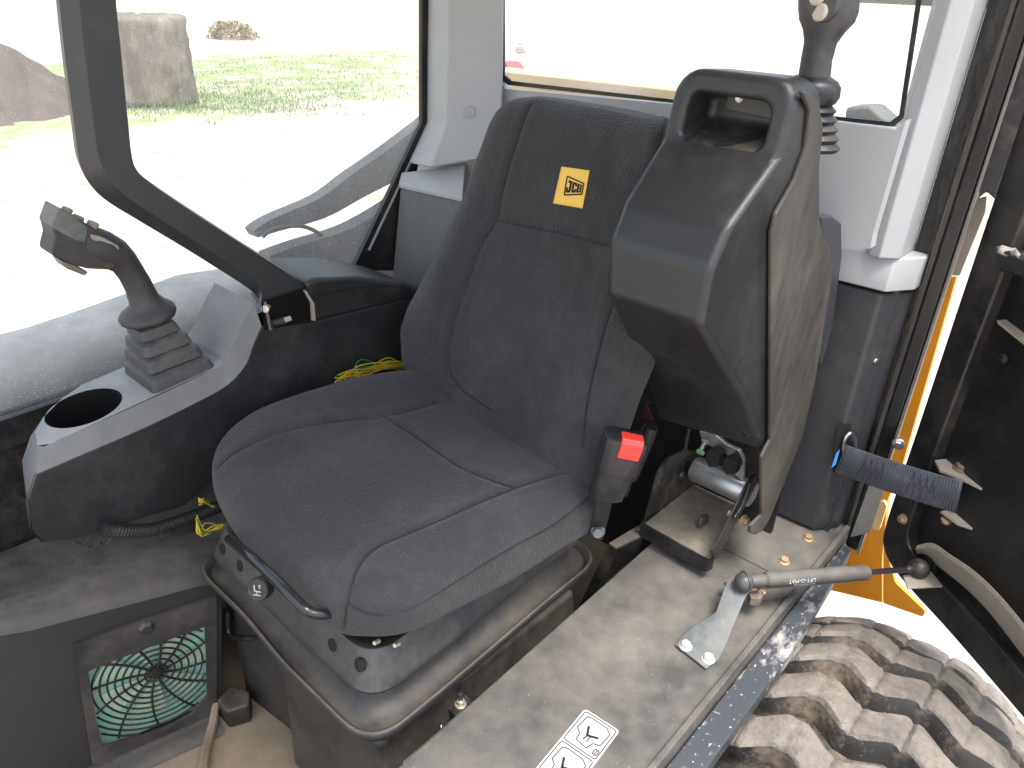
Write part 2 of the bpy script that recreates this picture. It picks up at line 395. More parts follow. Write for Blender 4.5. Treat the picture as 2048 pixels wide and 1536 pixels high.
def mound(name, c, rx, ry, h, mt, label, cat, n=46):
    v = []; f = []
    from mathutils import noise as nz
    for i in range(n+1):
        for j in range(n+1):
            x = (i/n-0.5)*2.3; y = (j/n-0.5)*2.3
            r = math.sqrt(x*x+y*y)
            z = h*max(-0.02, (1-r**1.25))
            if z > 0: z += 0.16*h*nz.fractal(Vector((x*2.2, y*2.2, c[0])), 0.8, 2.1, 6)
            v.append((c[0]+x*rx, c[1]+y*ry, GZ+z-0.02))
    for i in range(n):
        for j in range(n): f.append((i*(n+1)+j, (i+1)*(n+1)+j, (i+1)*(n+1)+j+1, i*(n+1)+j+1))
    o = mesh(name, v, f, mt, smooth=60); return tag(o, label, cat)
_b = PZ(20, 232, GZ)
mound('dirt_pile', (_b.x-1.8, _b.y-0.6, 0), 2.9, 2.6, 1.75, M_SOIL, 'heap of dark brown soil at the edge of the yard', 'dirt pile')
_b = PZ(468, 76, GZ)

# round hay bale standing on its end
hb = PZ(306, 205, GZ)
def hay():
    from mathutils import noise as nz
    g = G(); rings = []
    n = 64; r0 = 0.92; h = 1.75
    lv = [(0, 0.55), (0, 0.9), (0.03, 1.0)] + [(0.03+0.91*i/22, 1.0) for i in range(1, 23)] + [(0.975, 0.97), (1.0, 0.86), (1.01, 0.5), (1.0, 0.1)]
    for t, k in lv:
        ring = []
        for i in range(n):
            a = 2*math.pi*i/n
            d = Vector((math.cos(a), math.sin(a), 0))
            w = nz.fractal(d*3.2+Vector((0, 0, t*3)), 0.7, 2.2, 5)
            w2 = nz.noise(d*14+Vector((0, 0, t*1.5)))
            ring.append(hb + d*(r0*k*(1+0.06*w+0.025*w2)) + Vector((0, 0, h*t*(1+0.03*w))))
        rings.append(ring)
    g.rings(rings)
    root = thing('hay_bale', hb, 'weathered grey brown round hay bale standing on the grass', 'hay bale')
    g.make('bale_body', M_HAY, root, smooth=60)
    s = G(); rn = random.Random(3)
    for i in range(420):                       # loose stalks sticking out
        a = rn.uniform(0, 6.28); z = rn.uniform(0.05, h*1.0); p = hb+Vector((math.cos(a)*r0*0.99, math.sin(a)*r0*0.99, z))
        q = p+Vector((math.cos(a)*0.05+rn.uniform(-.05, .05), math.sin(a)*0.05+rn.uniform(-.05, .05), rn.uniform(-.22, .1)))
        w = Vector((-math.sin(a), math.cos(a), 0))*0.006
        s.add([p-w, p+w, q], [(0, 1, 2)])
    o = s.make('loose_straw', M_HAY, root, smooth=None); tag(o, kind='stuff')
hay()
def grass_tufts():
    g = G(); rn = random.Random(11)
    def tuft(c, n, h, sp):
        for _ in range(n):
            p = c+Vector((rn.gauss(0, sp), rn.gauss(0, sp), 0)); a = rn.uniform(0, 6.28); hh = h*rn.uniform(.5, 1.2)
            w = Vector((math.cos(a), math.sin(a), 0))*0.012; l = Vector((rn.gauss(0, .3)*hh, rn.gauss(0, .3)*hh, hh))
            g.add([p-w, p+w, p+l], [(0, 1, 2)])
    for _ in range(160):
        tuft(PZ(rn.uniform(255, 700), rn.gauss(208, 14), GZ), 16, 0.09, 0.22)
    for _ in range(60):
        tuft(PZ(rn.uniform(250, 380), rn.gauss(208, 5), GZ), 22, 0.26, 0.15)
    for _ in range(260):
        tuft(PZ(rn.uniform(360, 820), rn.uniform(110, 205), GZ), 10, 0.08, 0.3)
    o = g.make('grass', M_LEAF, smooth=None)
    tag(o, 'short green grass around the bale beyond the yard', 'grass', kind='stuff')
grass_tufts()
def bush():
    c = PZ(466, 78, GZ); g = G(); rn = random.Random(5)
    root = thing('dry_bush', c, 'small dry bush far off beyond the track', 'bush')
    for i in range(900):
        a = rn.uniform(0, 6.28); e = math.acos(rn.uniform(0, 1)); r = 0.9*rn.uniform(.4, 1)**.5
        p = c+Vector((r*math.sin(e)*math.cos(a)*1.2, r*math.sin(e)*math.sin(a)*1.2, 0.75*r*math.cos(e)+.05))
        q = [p+Vector((rn.gauss(0, .07), rn.gauss(0, .07), rn.gauss(0, .07))) for _ in range(3)]
        g.add(q, [(0, 1, 2)])
    g.make('crown', mat('bush_leaf', (0.22, 0.18, 0.10), 0.9, vary=0.3), root, smooth=None)
    G().cyl(c, c+Vector((0, 0, .5)), .05, .02, 8).make('trunk', M_HAY, root)
bush()

# ================================================================== MACHINE BODY AROUND THE CAB
FZ = -0.19            # cab floor
SZ = 0.20             # top of the ledge beside the seat
def strips(pairs_in, pairs_out, plane, depth):
    g = G()
    a = [plane(*p) for p in pairs_in]; b = [plane(*p) for p in pairs_out]
    for i in range(len(a)-1):
        g.prism([a[i], a[i+1], b[i+1], b[i]], depth)
    return g
def sheet(name, cols, mt, parent=None, thick=0.02, bevel=0.0, smooth=25, sub=0):
    n = len(cols[0]); v = [p for c in cols for p in c]; f = []
    for i in range(len(cols)-1):
        for j in range(n-1): f.append((i*n+j, (i+1)*n+j, (i+1)*n+j+1, i*n+j+1))
    me_o = mesh(name, v, f, mt, parent, smooth=smooth)
    sd_ = me_o.modifiers.new('solid', 'SOLIDIFY'); sd_.thickness = thick; sd_.offset = 0
    if bevel:
        bv = me_o.modifiers.new('bevel', 'BEVEL'); bv.width = bevel; bv.segments = 3; bv.limit_method = 'ANGLE'; bv.angle_limit = R(20); bv.harden_normals = True
    return me_o

floor = G().box((-0.75, -1.0, FZ-0.05), (0.32, 1.2, FZ)).make('cab_floor', M_TAN, smooth=None)
tag(floor, 'dusty tan cab floor mat', 'floor', kind='structure')
roof = G().box((-0.80, -0.75, 1.80), (0.72, 1.20, 1.90)).make('cab_roof', M_TRIM, bevel=0.03)
tag(roof, kind='structure')

# ---- rear wall and rear window
YR = 1.0
rw = thing('rear_wall', (0, 1.1, FZ), 'light grey plastic rear wall panel under the rear window', 'wall panel')
rw_poly = [PY(*p, YR) for p in [(940, 60), (996, 150), (1010, 178), (1345, 209), (1560, 232), (1790, 259), (1812, 240), (1745, 470), (1740, 497), (1655, 497), (1640, 560), (860, 520)]]
G().prism(rw_poly, (0, 0.03, 0)).make('panel', M_TRIM, rw, smooth=None)
G().box((-0.74, 1.09, FZ), (0.58, 1.15, 0.86)).make('lower_panel', M_TRIMDK, rw, smooth=None)
wr = thing('rear_window', (0, YR, 1.1), 'dusty rear window pane with black edge behind the seat', 'window')
gl_out = [PY(*p, YR+0.012) for p in fillet([Vector((998, -220, 0)), Vector((1000, 168, 0)), Vector((1400, 212, 0)), Vector((1800, 254, 0)), Vector((1875, -220, 0))], [0, 26, 0, 22, 0], 5) for p in [(p.x, p.y)]]
smc = PY(1225, 100, YR)
glass_rear = glass_mat('rear_glass', 0.22, ((smc.x, smc.y, smc.z), (7.0, 1.0, 5.5), 0.75))
pane(G().prism(gl_out, (0, 0.004, 0)), glass_rear, wr)
edge_px = [(998, -220), (1000, 158), (1016, 170), (1400, 212), (1788, 253), (1806, 236), (1875, -220)]
edge_in = [(1006, -220), (1008, 150), (1022, 162), (1400, 205), (1780, 244), (1798, 230), (1865, -220)]
strips(edge_px, edge_in, lambda x, y: PY(x, y, YR+0.006), (0, 0.005, 0)).make('black_edge', M_BLACK, wr, smooth=None)
mk = G(); rn = random.Random(2)              # maker's stamp on the pane: a small mark over rows of tiny print
for row, (y0, x0, x1) in enumerate([(87, 1036, 1042), (95, 1029, 1049), (98, 1031, 1047), (101, 1027, 1051), (104, 1031, 1046), (107, 1035, 1043)]):
    x = x0
    while x < x1:
        w = rn.uniform(1.5, 3.5)
        mk.prism([PY(a, b, YR+0.0105) for a, b in [(x, y0), (x+w, y0+.3), (x+w, y0+2.0), (x, y0+1.7)]], (0, 0.0006, 0)); x += w+1.0
mk.make('glass_stamp', M_INK, wr, smooth=None)

# boom bar and red arm outside the rear window
o = G().prism(fillet([PY(*p, 1.45) for p in [(900, 130), (1500, 195), (1500, 235), (900, 175)]], 0.01), (0, 0.12, 0)).make('boom_beam', M_YELLOW, bevel=0.008)
tag(o, 'beige painted beam of the machine outside the rear window', 'beam')
rr_ = thing('slew_post', PY(1730, 300, 1.6), 'grey green steel post outside the rear window corner', 'post')
G().prism([PY(*p, 1.6) for p in [(1680, 330), (1690, 214), (1740, 212), (1790, 255), (1800, 330)]], (0, 0.1, 0)).make('post_body', M_ROCKER, rr_, bevel=0.01)
o = G().prism(fillet([PY(*p, 1.7) for p in [(985, 122), (1010, 124), (1034, 160), (985, 165)]], 0.01), (0, 0.08, 0)).make('red_bracket', M_REDB, bevel=0.01)
tag(o, 'small dull red bracket outside the left corner of the rear window', 'bracket')

# ---- rear corner trim on the window side
lp = thing('corner_pillar', PX(830, 540, -0.64), 'light grey rear corner pillar trim beside the side window', 'pillar')
cols = [[PX(861, -80, -0.648)+Vector((0, 0, 0.5)), PX(861, -80, -0.648), PX(858, 120, -0.648), PX(857, 246, -0.648), PX(820, 326, -0.646)],
        [PY(902, -80, 0.90)+Vector((0, 0, 0.5)), PY(902, -80, 0.90), PY(899, 120, 0.90), PY(896, 250, 0.895), PY(864, 336, 0.86)],
        [PY(1008, -80, 0.975)+Vector((0, 0, 0.5)), PY(1008, -80, 0.975), PY(1006, 120, 0.975), PY(1003, 250, 0.97), PY(960, 318, 0.93)]]
sheet('pillar_cover', cols, M_TRIM, lp, 0.012, 0.006)
c0 = PY(939, 222, 0.928)
G().cyl(c0+Vector((0.002, -0.004, 0)), c0+Vector((0.012, -0.0125, 0)), 0.0135, 0.0130, 28).make('screw_cover', M_TRIM, lp, smooth=30)
lw = thing('corner_ledge', PX(790, 540, -0.64), 'white topped ledge and grey side panel under the corner pillar', 'trim panel')
a0, a1, a2, a3 = PX(802, 345, -0.645), PY(930, 330, 0.95), PY(925, 396, 0.86), PX(797, 367, -0.640)
G().prism([a0, a1, a2, a3], (0, 0.0, -0.012)).make('ledge_top', M_TRIM, lw, bevel=0.004)
d = Vector((0.0, 0.006, -0.012))
b2, b3 = PY(880, 560, 0.88), PX(783, 535, -0.640)
b2, b3 = PY(880, 660, 0.88), PX(777, 640, -0.640)
G().prism([a3+d, a2+d, b2, b3], (-0.004, 0.03, 0)).make('side_panel', M_WALLDK, lw, bevel=0.003)
G().prism([PY(*p, 0.965) for p in [(806, 352), (838, 300), (1000, 280), (1000, 400), (800, 420)]], (0, 0.01, 0)).make('back_panel', M_TRIM, lw, smooth=None)

# ---- side window
sw = thing('side_window', PX(350, 800, -0.66), 'large dusty side window behind the joystick console', 'window')
glass_side = glass_mat('side_glass', 0.20)
xg = -0.665
pane(G().prism([Vector((xg, -0.95, 1.80)), Vector((xg, -0.95, 0.46))] + [PX(*p, xg) for p in [(-160, 905), (250, 760), (712, 532), (846, 246), (848, -60)]] + [Vector((xg, PX(848, -60, xg).y, 1.80))], (-0.004, 0, 0)), glass_side, sw)
g = strips([(838, -420), (838, 244), (704, 530)], [(860, -420), (858, 250), (725, 531)], lambda x, y: PX(x, y, -0.66), (0.012, 0, 0))
g.make('rubber_seal', M_BLACK, sw, smooth=None)
strips([(-160, 892), (250, 752), (704, 530)], [(-160, 960), (250, 800), (725, 560)], lambda x, y: PX(x, y, -0.66), (0.012, 0, 0)).make('bottom_seal', M_BLACK, sw, smooth=None)
fr = G()                                     # dotted ceramic edge of the pane: small black dots along the seal
def dots(p, q, n, off):
    for i in range(n):
        for k in range(3):
            t = (i+0.5*(k % 2))/n
            c = (p[0]+(q[0]-p[0])*t+off[0]*k, p[1]+(q[1]-p[1])*t+off[1]*k)
            pp = PX(*c, -0.662); s_ = 0.0011*(1-0.22*k)
            fr.prism([pp+Vector((0, -s_, -s_)), pp+Vector((0, s_, -s_)), pp+Vector((0, s_, s_)), pp+Vector((0, -s_, s_))], (-0.001, 0, 0))
dots((838, 0), (838, 244), 60, (-3.4, 0)); dots((838, 246), (704, 530), 80, (-3.2, -1.4)); dots((0, 832), (250, 750), 90, (-1.0, -3.4)); dots((250, 750), (420, 668), 50, (-1.0, -3.4))
fr.make('dotted_edge', M_INK, sw, smooth=None)
st = thing('seal_strip', PX(712, 530, -0.63), 'black corner filler with a thin white line beside the side window', 'trim')
G().prism([PX(*p, -0.655) for p in [(856, 252), (822, 330), (800, 366), (785, 540), (724, 540)]], (0.006, 0, 0)).make('filler', M_BLACK, st, smooth=None)
strips([(848, 262), (735, 500)], [(851, 262), (739, 500)], lambda x, y: PX(x, y, -0.648), (0.003, 0, 0)).make('edge_line', M_TRIM, st, smooth=None)

# ---- bodywork seen through the side window
mg = thing('body_fender', PX(200, 800, -1.0), 'dusty dark grey fender with painted glare on top, below the side window outside', 'fender')
G().prism([Vector((-0.80, -0.95, 0.30)), Vector((-0.80, -0.90, 0.36))] + [PX(*p, -0.80) for p in [(0, 745), (130, 708), (240, 668), (440, 590), (700, 545), (720, 700)]] + [Vector((-0.80, -0.95, -0.2))], (-0.30, 0, 0)).make('fender_side', M_FENDER, mg, bevel=0.14, seg=10, blim=50)  # broad bevel stretches the painted glare fade over the top
rf = thing('rear_mudguard', PX(650, 500, -0.95), 'curved grey rear mudguard seen through the side window', 'mudguard')
up = [PX(*p, -0.98) for p in spline([Vector(q) for q in [(508, 462, 0), (545, 438, 0), (640, 396, 0), (700, 352, 0), (775, 300, 0), (860, 235, 0)]], 5) for p in [(p.x, p.y)]]
lo = [PX(*p, -0.98) for p in spline([Vector(q) for q in [(515, 475, 0), (560, 462, 0), (650, 436, 0), (725, 396, 0), (790, 362, 0), (880, 310, 0)]], 5) for p in [(p.x, p.y)]]
g = G()
for i in range(len(up)-1): g.prism([up[i], up[i+1], lo[i+1], lo[i]], (-0.05, 0, 0))
g.make('upper_rim', M_ROCKER, rf, smooth=20)
up2 = [PX(*p, -0.93) for p in spline([Vector(q) for q in [(540, 512, 0), (600, 490, 0), (690, 462, 0), (760, 425, 0), (860, 360, 0)]], 5) for p in [(p.x, p.y)]]
lo2 = [PX(*p, -0.93) for p in spline([Vector(q) for q in [(540, 600, 0), (600, 600, 0), (690, 600, 0), (760, 600, 0), (860, 600, 0)]], 5) for p in [(p.x, p.y)]]
g = G()
for i in range(len(up2)-1): g.prism([up2[i], up2[i+1], lo2[i+1], lo2[i]], (-0.06, 0, 0))
g.make('lower_skirt', M_ROCKER, rf, smooth=20)
hnd = spline([PX(*p, -0.95) for p in [(525, 474), (548, 458), (600, 452), (632, 463), (645, 474)]], 5)
G().tube(hnd, 0.006, 8, smooth=False).make('grab_rim', M_TRIMDK, rf)

# ---- door side rear corner: pillar, ledge, dark lower column
rp = thing('door_pillar', (0.57, 1.1, 0.86), 'light grey pillar trim on the door side', 'pillar')
foot = [PZ(*p, 0.872) for p in [(1731, 500), (1737, 510), (1758, 517), (1799, 519), (1813, 509)]]
foot += [foot[-1]+Vector((0.0, 0.05, 0)), foot[0]+Vector((0, 0.05, 0))]
G().prism(foot, (0, 0, 1.0)).make('pillar_cover', M_TRIM, rp, bevel=0.003, seg=3, blim=12)
rl = thing('door_ledge', (0.52, 1.1, 0.80), 'light grey stepped ledge at the foot of the door side pillar', 'trim panel')
pl = [(0.36, 1.050), (0.563, 1.056), (0.600, 1.115), (0.600, 1.2), (0.36, 1.2)]
pt = [(0.36, 1.002), (0.50, 1.005), (0.575, 1.03), (0.590, 1.10), (0.36, 1.2)]
g = G(); g.rings([[Vector((*p, 0.805)) for p in pl], [Vector((*p, 0.838)) for p in pl], [Vector((p[0], p[1]+0.012, 0.872)) for p in pl]])
g.make('ledge', M_TRIM, rl, bevel=0.004, blim=20)
rc = thing('corner_column', (0.5, 1.1, SZ), 'dark grey plastic column under the door side ledge', 'column')
pc = [(0.36, 1.055), (0.556, 1.062), (0.594, 1.118), (0.594, 1.25), (0.36, 1.25)]
G().prism([Vector((*p, SZ+0.006)) for p in pc], (0, 0, 0.592)).make('column_cover', M_TRIMDK, rc, bevel=0.008, seg=3, blim=20)
e0 = Vector((0.556, 1.062, 0)); e1 = Vector((0.594, 1.118, 0)); ed = (e1-e0).normalized(); en = Vector((ed.y, -ed.x, 0))
def on_facet(px, py): return PL(px, py, e0+en*0.001, en)
G().prism(fillet([on_facet(*p) for p in [(1672, 852), (1702, 846), (1690, 940), (1664, 944)]], 0.006), -en*0.004+en*0.0055).make('strap_slot', M_INK, rc, smooth=None)
o = on_facet(1752, 722); G().lathe(o-en*0.001, o+en*0.003, [(0, 0.006), (0.6, 0.006), (1, 0.004)], 16).make('screw', M_STEEL, rc)
o = on_facet(1662, 1012); G().tube([o+en*0.001+ed*0.006*math.cos(a)+Vector((0, 0, 0.014*math.sin(a))) for a in [i*0.5 for i in range(0, 13)]], 0.0007, 6).make('moulded_ring', M_TRIMDK, rc)

# ---- door post
dp = thing('door_post', (0.62, 1.15, SZ), 'tall dusty black door post with worn edges', 'post')
def vcol(px0, px1, y, row=700, z0=SZ-0.05, z1=1.9, depth=0.04):
    x0 = PY(px0, row, y).x; x1 = PY(px1, row, y).x
    return G().box((x0, y, z0), (x1, y+depth, z1))
M_POSTDK = mat('post_black', (0.012, 0.012, 0.014), 0.22, dust=0.02, dcol=(0.10, 0.088, 0.072), dscale=7, contrast=1.2, streak=(3, 3, 0.5))
vcol(1768, 1803, 1.15, depth=0.06).make('seal_channel', M_POSTDK, dp, smooth=None)
vcol(1803, 1812, 1.130, depth=0.03).make('rubber_lip', mat('lip', (0.03, 0.028, 0.026), 0.5, dust=0.15, dcol=(0.10, 0.085, 0.066), dscale=14, streak=(3, 3, 0.4), contrast=1.2), dp, bevel=0.002)
vcol(1812, 1846, 1.136, depth=0.05).make('post_face', M_POSTDK, dp, bevel=0.006, seg=3)
vcol(1846, 1852, 1.130, depth=0.008).make('worn_edge', mat('worn_metal', (0.20, 0.19, 0.18), 0.4, metal=0.6, dust=0.3, dcol=(0.18, 0.165, 0.145), dscale=12, streak=(3, 3, 0.4)), dp, bevel=0.0015)
g = G().prism([PY(*p, 1.125) for p in [(1700, 1075), (1740, 1065), (1782, 938), (1752, 930)]], (0, 0.004, 0)).make('foot_plate', mat('bare_steel', (0.28, 0.28, 0.27), 0.4, metal=0.5, dust=0.35, dcol=(0.25, 0.22, 0.18), dscale=10, contrast=1.5), dp, bevel=0.001)
bolt('bolt', PY(1796, 888, 1.125), (0.2, -1, 0), 0.010, M_STEEL, dp)

# ---- orange body panel and hinge plate behind the post
ob = thing('orange_body_panel', PY(1760, 1150, 1.32), 'orange painted body panel behind the door post', 'body panel')
G().prism([PY(*p, 1.30) for p in [(1660, 1180), (1700, 1060), (1745, 1012), (1888, 555), (1913, 553), (1803, 935), (1775, 1000), (1768, 1075), (1764, 1120), (1764, 1205)]], (0, 0.02, 0)).make('panel', M_ORANGE, ob, smooth=None)
G().prism(fillet([PY(*p, 1.24) for p in [(1767, 1080), (1790, 1165), (1850, 1222), (1846, 1234), (1766, 1206)]], 0.006), (0, 0.012, 0)).make('gusset', M_ORANGE, ob, smooth=None)
G().prism(fillet([PY(*p, 1.27) for p in [(1748, 1015), (1766, 1000), (1774, 1012), (1758, 1062), (1744, 1060)]], 0.008), (0, 0.01, 0)).make('lug', mat('pale_orange', (0.62, 0.42, 0.2), 0.5), ob, bevel=0.002)
G().prism([PY(*p, 1.20) for p in [(1950, 402), (1972, 384), (1990, 400), (2170, -120), (2075, -120)]], (0, 0.02, 0)).make('upper_filler', mat('filler_grey', (0.055, 0.054, 0.060), 0.5, dust=0.15), dp, bevel=0.004)
hp = G().prism([PY(*p, 1.22) for p in [(1900, 551), (1919, 551), (1970, 425), (1973, 392), (1953, 398)]], (0, 0.006, 0)).make('hinge_plate', M_BROWN, smooth=None)
tag(hp, 'tan dusty metal strip between door post and open door', 'hinge plate')

# ================================================================== LEDGE BESIDE THE SEAT
lg = thing('side_ledge', (0.47, 0.5, FZ), 'dusty dark ledge plate running along the door side of the seat', 'ledge')
yj = 0.862
for ya, yb in ((-0.75, yj-0.0012), (yj+0.0012, 1.18)):
    G().prism([(0.325, ya, SZ-0.012), (0.612, ya, SZ-0.012), (0.603, yb, SZ-0.012), (0.300, yb, SZ-0.012)], (0, 0, 0.012)).make('top_plate', M_SILL, lg, bevel=0.003)
G().prism([(0.322, -0.75, FZ), (0.297, 1.18, FZ), (0.303, 1.18, FZ), (0.334, -0.75, FZ)], (0, 0, SZ-FZ-0.013)).make('side_plate', M_BLACKD, lg, smooth=None)
G().prism([(0.610, -0.75, SZ-0.10), (0.622, -0.75, SZ-0.10), (0.615, 1.17, SZ-0.10), (0.603, 1.17, SZ-0.10)], (0, 0, 0.112)).make('edge_lip', M_SILL, lg, bevel=0.003)
stp = thing('step_strip', (0.65, 0.4, 0.1), 'worn blue grey metal strip with white scuffs along the ledge edge', 'step strip')
xo = [PZ(1438, 1560, SZ-0.02), PZ(1562, 1290, SZ-0.02), PZ(1726, 1100, SZ-0.02)]
poly = [(0.625, -0.7, SZ-0.02), (0.678, -0.7, SZ-0.02), (0.668, xo[1].y, SZ-0.02), (0.640, xo[2].y-0.02, SZ-0.02), (0.617, xo[2].y, SZ-0.02)]
G().prism(poly, (0, 0, -0.035)).make('strip', M_STEP, stp, bevel=0.003)
# gold bolts on the ledge
bl = [(1616, 1077), (1568, 1123)]
for p in bl: bolt('ledge_bolt', PZ(*p, SZ+0.0005), (0, 0, 1), 0.0095, M_BOLTG, lg, h=0.008)

# ---- information sticker on the ledge
sk = thing('ledge_sticker', PZ(1150, 1500, SZ), 'pale grey warning sticker with line drawings on the ledge plate', 'sticker')
u0 = PZ(1240, 1462, SZ+0.0006); u1 = PZ(1170, 1417, SZ+0.0006); u2 = PZ(1040, 1536, SZ+0.0006)
eu = (u0-u1); ev = (u2-u1); ev = ev - eu*(ev.dot(eu)/eu.dot(eu)); ev.normalize(); W_ = eu.length; eu = eu.normalized()
def sk_p(a, b, h=0.0): return u1+eu*a+ev*b+Vector((0, 0, h))
G().prism(fillet([sk_p(0, 0), sk_p(W_, 0), sk_p(W_, 0.20), sk_p(0, 0.20)], 0.008), (0, 0, 0.0004)).make('label_sheet', M_WHITE, sk, smooth=None)
ink = G()
def line(pts, w=0.0011):
    for p, q in zip(pts[:-1], pts[1:]):
        P0, P1 = sk_p(*p, 0.00045), sk_p(*q, 0.00045); t = (P1-P0).normalized(); s_ = Vector((-t.y, t.x, 0))*w/2
        ink.prism([P0-s_, P1-s_, P1+s_, P0+s_], (0, 0, 0.0003))
m_ = 0.004
def rrect(x0, y0, x1, y1, r=0.006):
    p = fillet([Vector((x0, y0, 0)), Vector((x1, y0, 0)), Vector((x1, y1, 0)), Vector((x0, y1, 0))], r); p.append(p[0]); return [(q.x, q.y) for q in p]
line(rrect(m_, m_, W_-m_, 0.073), 0.0016); line(rrect(m_, 0.078, W_-m_, 0.148), 0.0016)
cx = W_*0.52
sc_ = W_/0.075
for oy in (0.0, 0.075):
    def LN(pts, w=0.0017): line([(x_*sc_, y_+oy) for x_, y_ in pts], w)
    LN([(0.013, 0.012), (0.011, 0.040), (0.021, 0.047), (0.023, 0.061), (0.046, 0.064), (0.051, 0.050), (0.063, 0.046), (0.065, 0.018), (0.054, 0.010), (0.022, 0.009), (0.013, 0.012)])
    LN([(0.026, 0.026), (0.034, 0.043)], 0.0042); LN([(0.034, 0.043), (0.053, 0.036)], 0.0042); LN([(0.034, 0.043), (0.032, 0.054)], 0.0022); LN([(0.040, 0.041), (0.040, 0.055)], 0.0016)
    LN([(0.060, 0.056), (0.068, 0.056), (0.068, 0.066), (0.060, 0.066), (0.060, 0.056)], 0.0018); LN([(0.064, 0.056), (0.064, 0.066)], 0.0016)
ink.make('print', M_INK, sk, smooth=None)

# ================================================================== TYRE OUTSIDE THE DOOR
TR, TY, TZ = 0.672, 0.665, GZ+0.745
TX0 = 0.845
wh = thing('muddy_tyre', (TX0, TY, GZ), 'large muddy rear tyre with zigzag lugs outside the door', 'tyre')
def tyre_r(x):
    q = max(0.0, (abs(x)-0.06)/0.19); return TR-0.085*q**2.0
def tp(x, ang, h): 
    r = tyre_r(x)+h
    return Vector((TX0+x, TY-math.sin(ang)*r, TZ+math.cos(ang)*r))
g = G(); rings = []
prof = [(-0.20, 0.42), (-0.255, 0.50), (-0.265, 0.60)] + [(-0.25+0.5*i/20, None) for i in range(21)] + [(0.265, 0.60), (0.255, 0.50), (0.20, 0.42)]
NA = 96
v = []; f = []
for k in range(NA):
    a = 2*math.pi*k/NA
    for x, r in prof:
        r = tyre_r(x) if r is None else r
        v.append((TX0+x, TY-math.sin(a)*r, TZ+math.cos(a)*r))
n = len(prof)
for k in range(NA):
    for i in range(n-1): f.append((k*n+i, ((k+1) % NA)*n+i, ((k+1) % NA)*n+i+1, k*n+i+1))
carc = mesh('carcass', v, f, M_RUBBER, wh, smooth=60)
rim = G().lathe((TX0-0.19, TY, TZ), (TX0+0.19, TY, TZ), [(0, 0.30), (0.02, 0.43), (0.1, 0.42), (0.25, 0.38), (0.75, 0.38), (0.9, 0.42), (0.98, 0.43), (1, 0.30)], 40).make('rim', M_YELLOW, wh)
from mathutils import noise as mnoise
def lug_mesh(seed):
    xs = [-0.262+0.524*i/72 for i in range(73)]
    v = []; f = []; fm = []
    prof_w = [(-0.050, -0.004), (-0.041, 0.022), (-0.0355, 0.045), (-0.030, 0.052), (-0.011, 0.055), (0.011, 0.055), (0.030, 0.052), (0.0355, 0.045), (0.041, 0.022), (0.050, -0.004)]
    m = len(prof_w)
    for x in xs:
        ph = (x+0.262)/0.078
        tri = 1-2*abs((ph % 2)-1)                       # zigzag
        tri = max(-0.6, min(0.6, tri))/0.6
        wc = 0.0145*tri
        kx = abs(((ph+0.5) % 1)-0.5)
        for w, h in prof_w:
            hh = h - (0.008*math.exp(-(kx/0.05)**2) if h > 0.04 else 0)
            jit = 0.005*mnoise.noise(Vector((x*26+seed*7, w*60, h*60)))
            ww = w*(1+0.05*mnoise.noise(Vector((x*10, seed*3.1, w*9))))+wc
            v.append(tp(x, (ww)/TR, hh+jit))
    for i in range(len(xs)-1):
        for j in range(m-1):
            f.append((i*m+j, (i+1)*m+j, (i+1)*m+j+1, i*m+j+1)); fm.append(1 if 2 <= j <= m-4 else 0)
    f.append(tuple(range(m))); fm.append(0); f.append(tuple(range((len(xs)-1)*m, len(xs)*m))); fm.append(0)
    return v, f, fm
NL = 34
LM = []
for sdx in range(3):
    v, f, fm = lug_mesh(sdx)
    # move to wheel-centred coordinates so that a copy only has to turn about the axle
    vv = [Vector(p)-Vector((TX0, TY, TZ)) for p in v]
    me = bpy.data.meshes.new('tread_lug'); me.from_pydata([tuple(p) for p in vv], [], f)
    bm = bmesh.new(); bm.from_mesh(me); bmesh.ops.recalc_face_normals(bm, faces=bm.faces); bm.to_mesh(me); bm.free()
    me.materials.append(M_RUBBER); me.materials.append(M_MUD); me.polygons.foreach_set('material_index', fm)
    me.polygons.foreach_set('use_smooth', [True]*len(me.polygons)); me.set_sharp_from_angle(angle=R(40))
    LM.append(me)
for k in range(NL):
    o = bpy.data.objects.new('tread_lug', LM[k % 3]); COL.objects.link(o); attach(o, carc)
    o.location = (TX0, TY, TZ); o.rotation_euler = (2*math.pi*k/NL, 0, 0)

# ================================================================== SEAT
SA = R(5.0)
seat = thing('operator_seat', (0, 0, FZ), 'black fabric operator seat with a yellow badge on the backrest', 'seat')
_ca, _sa = math.cos(SA), math.sin(SA)
def S2W(x, y, z): return Vector((x*_ca+y*_sa, -x*_sa+y*_ca, z))
def W2S(p): return Vector((p.x*_ca-p.y*_sa, p.x*_sa+p.y*_ca, p.z))

def closed_loft(rings):
    n = len(rings[0]); v = np.array([[tuple(p) for p in r] for r in rings]).reshape(-1, 3); f = []
    for k in range(len(rings)-1):
        for i in range(n): f.append((k*n+i, k*n+(i+1) % n, (k+1)*n+(i+1) % n, (k+1)*n+i))
    c0 = len(v); v = np.vstack([v, v[:n].mean(0), v[-n:].mean(0)])
    f += [(c0, (i+1) % n, i) for i in range(n)]
    b = (len(rings)-1)*n
    f += [(c0+1, b+i, b+(i+1) % n) for i in range(n)]
    return v, f

def superring(n, e):                          # unit superellipse, equal angle steps
    out = []
    for i in range(n):
        a = 2*math.pi*i/n; c, s = math.cos(a), math.sin(a)
        out.append((math.copysign(abs(c)**(2/e), c), math.copysign(abs(s)**(2/e), s)))
    return out

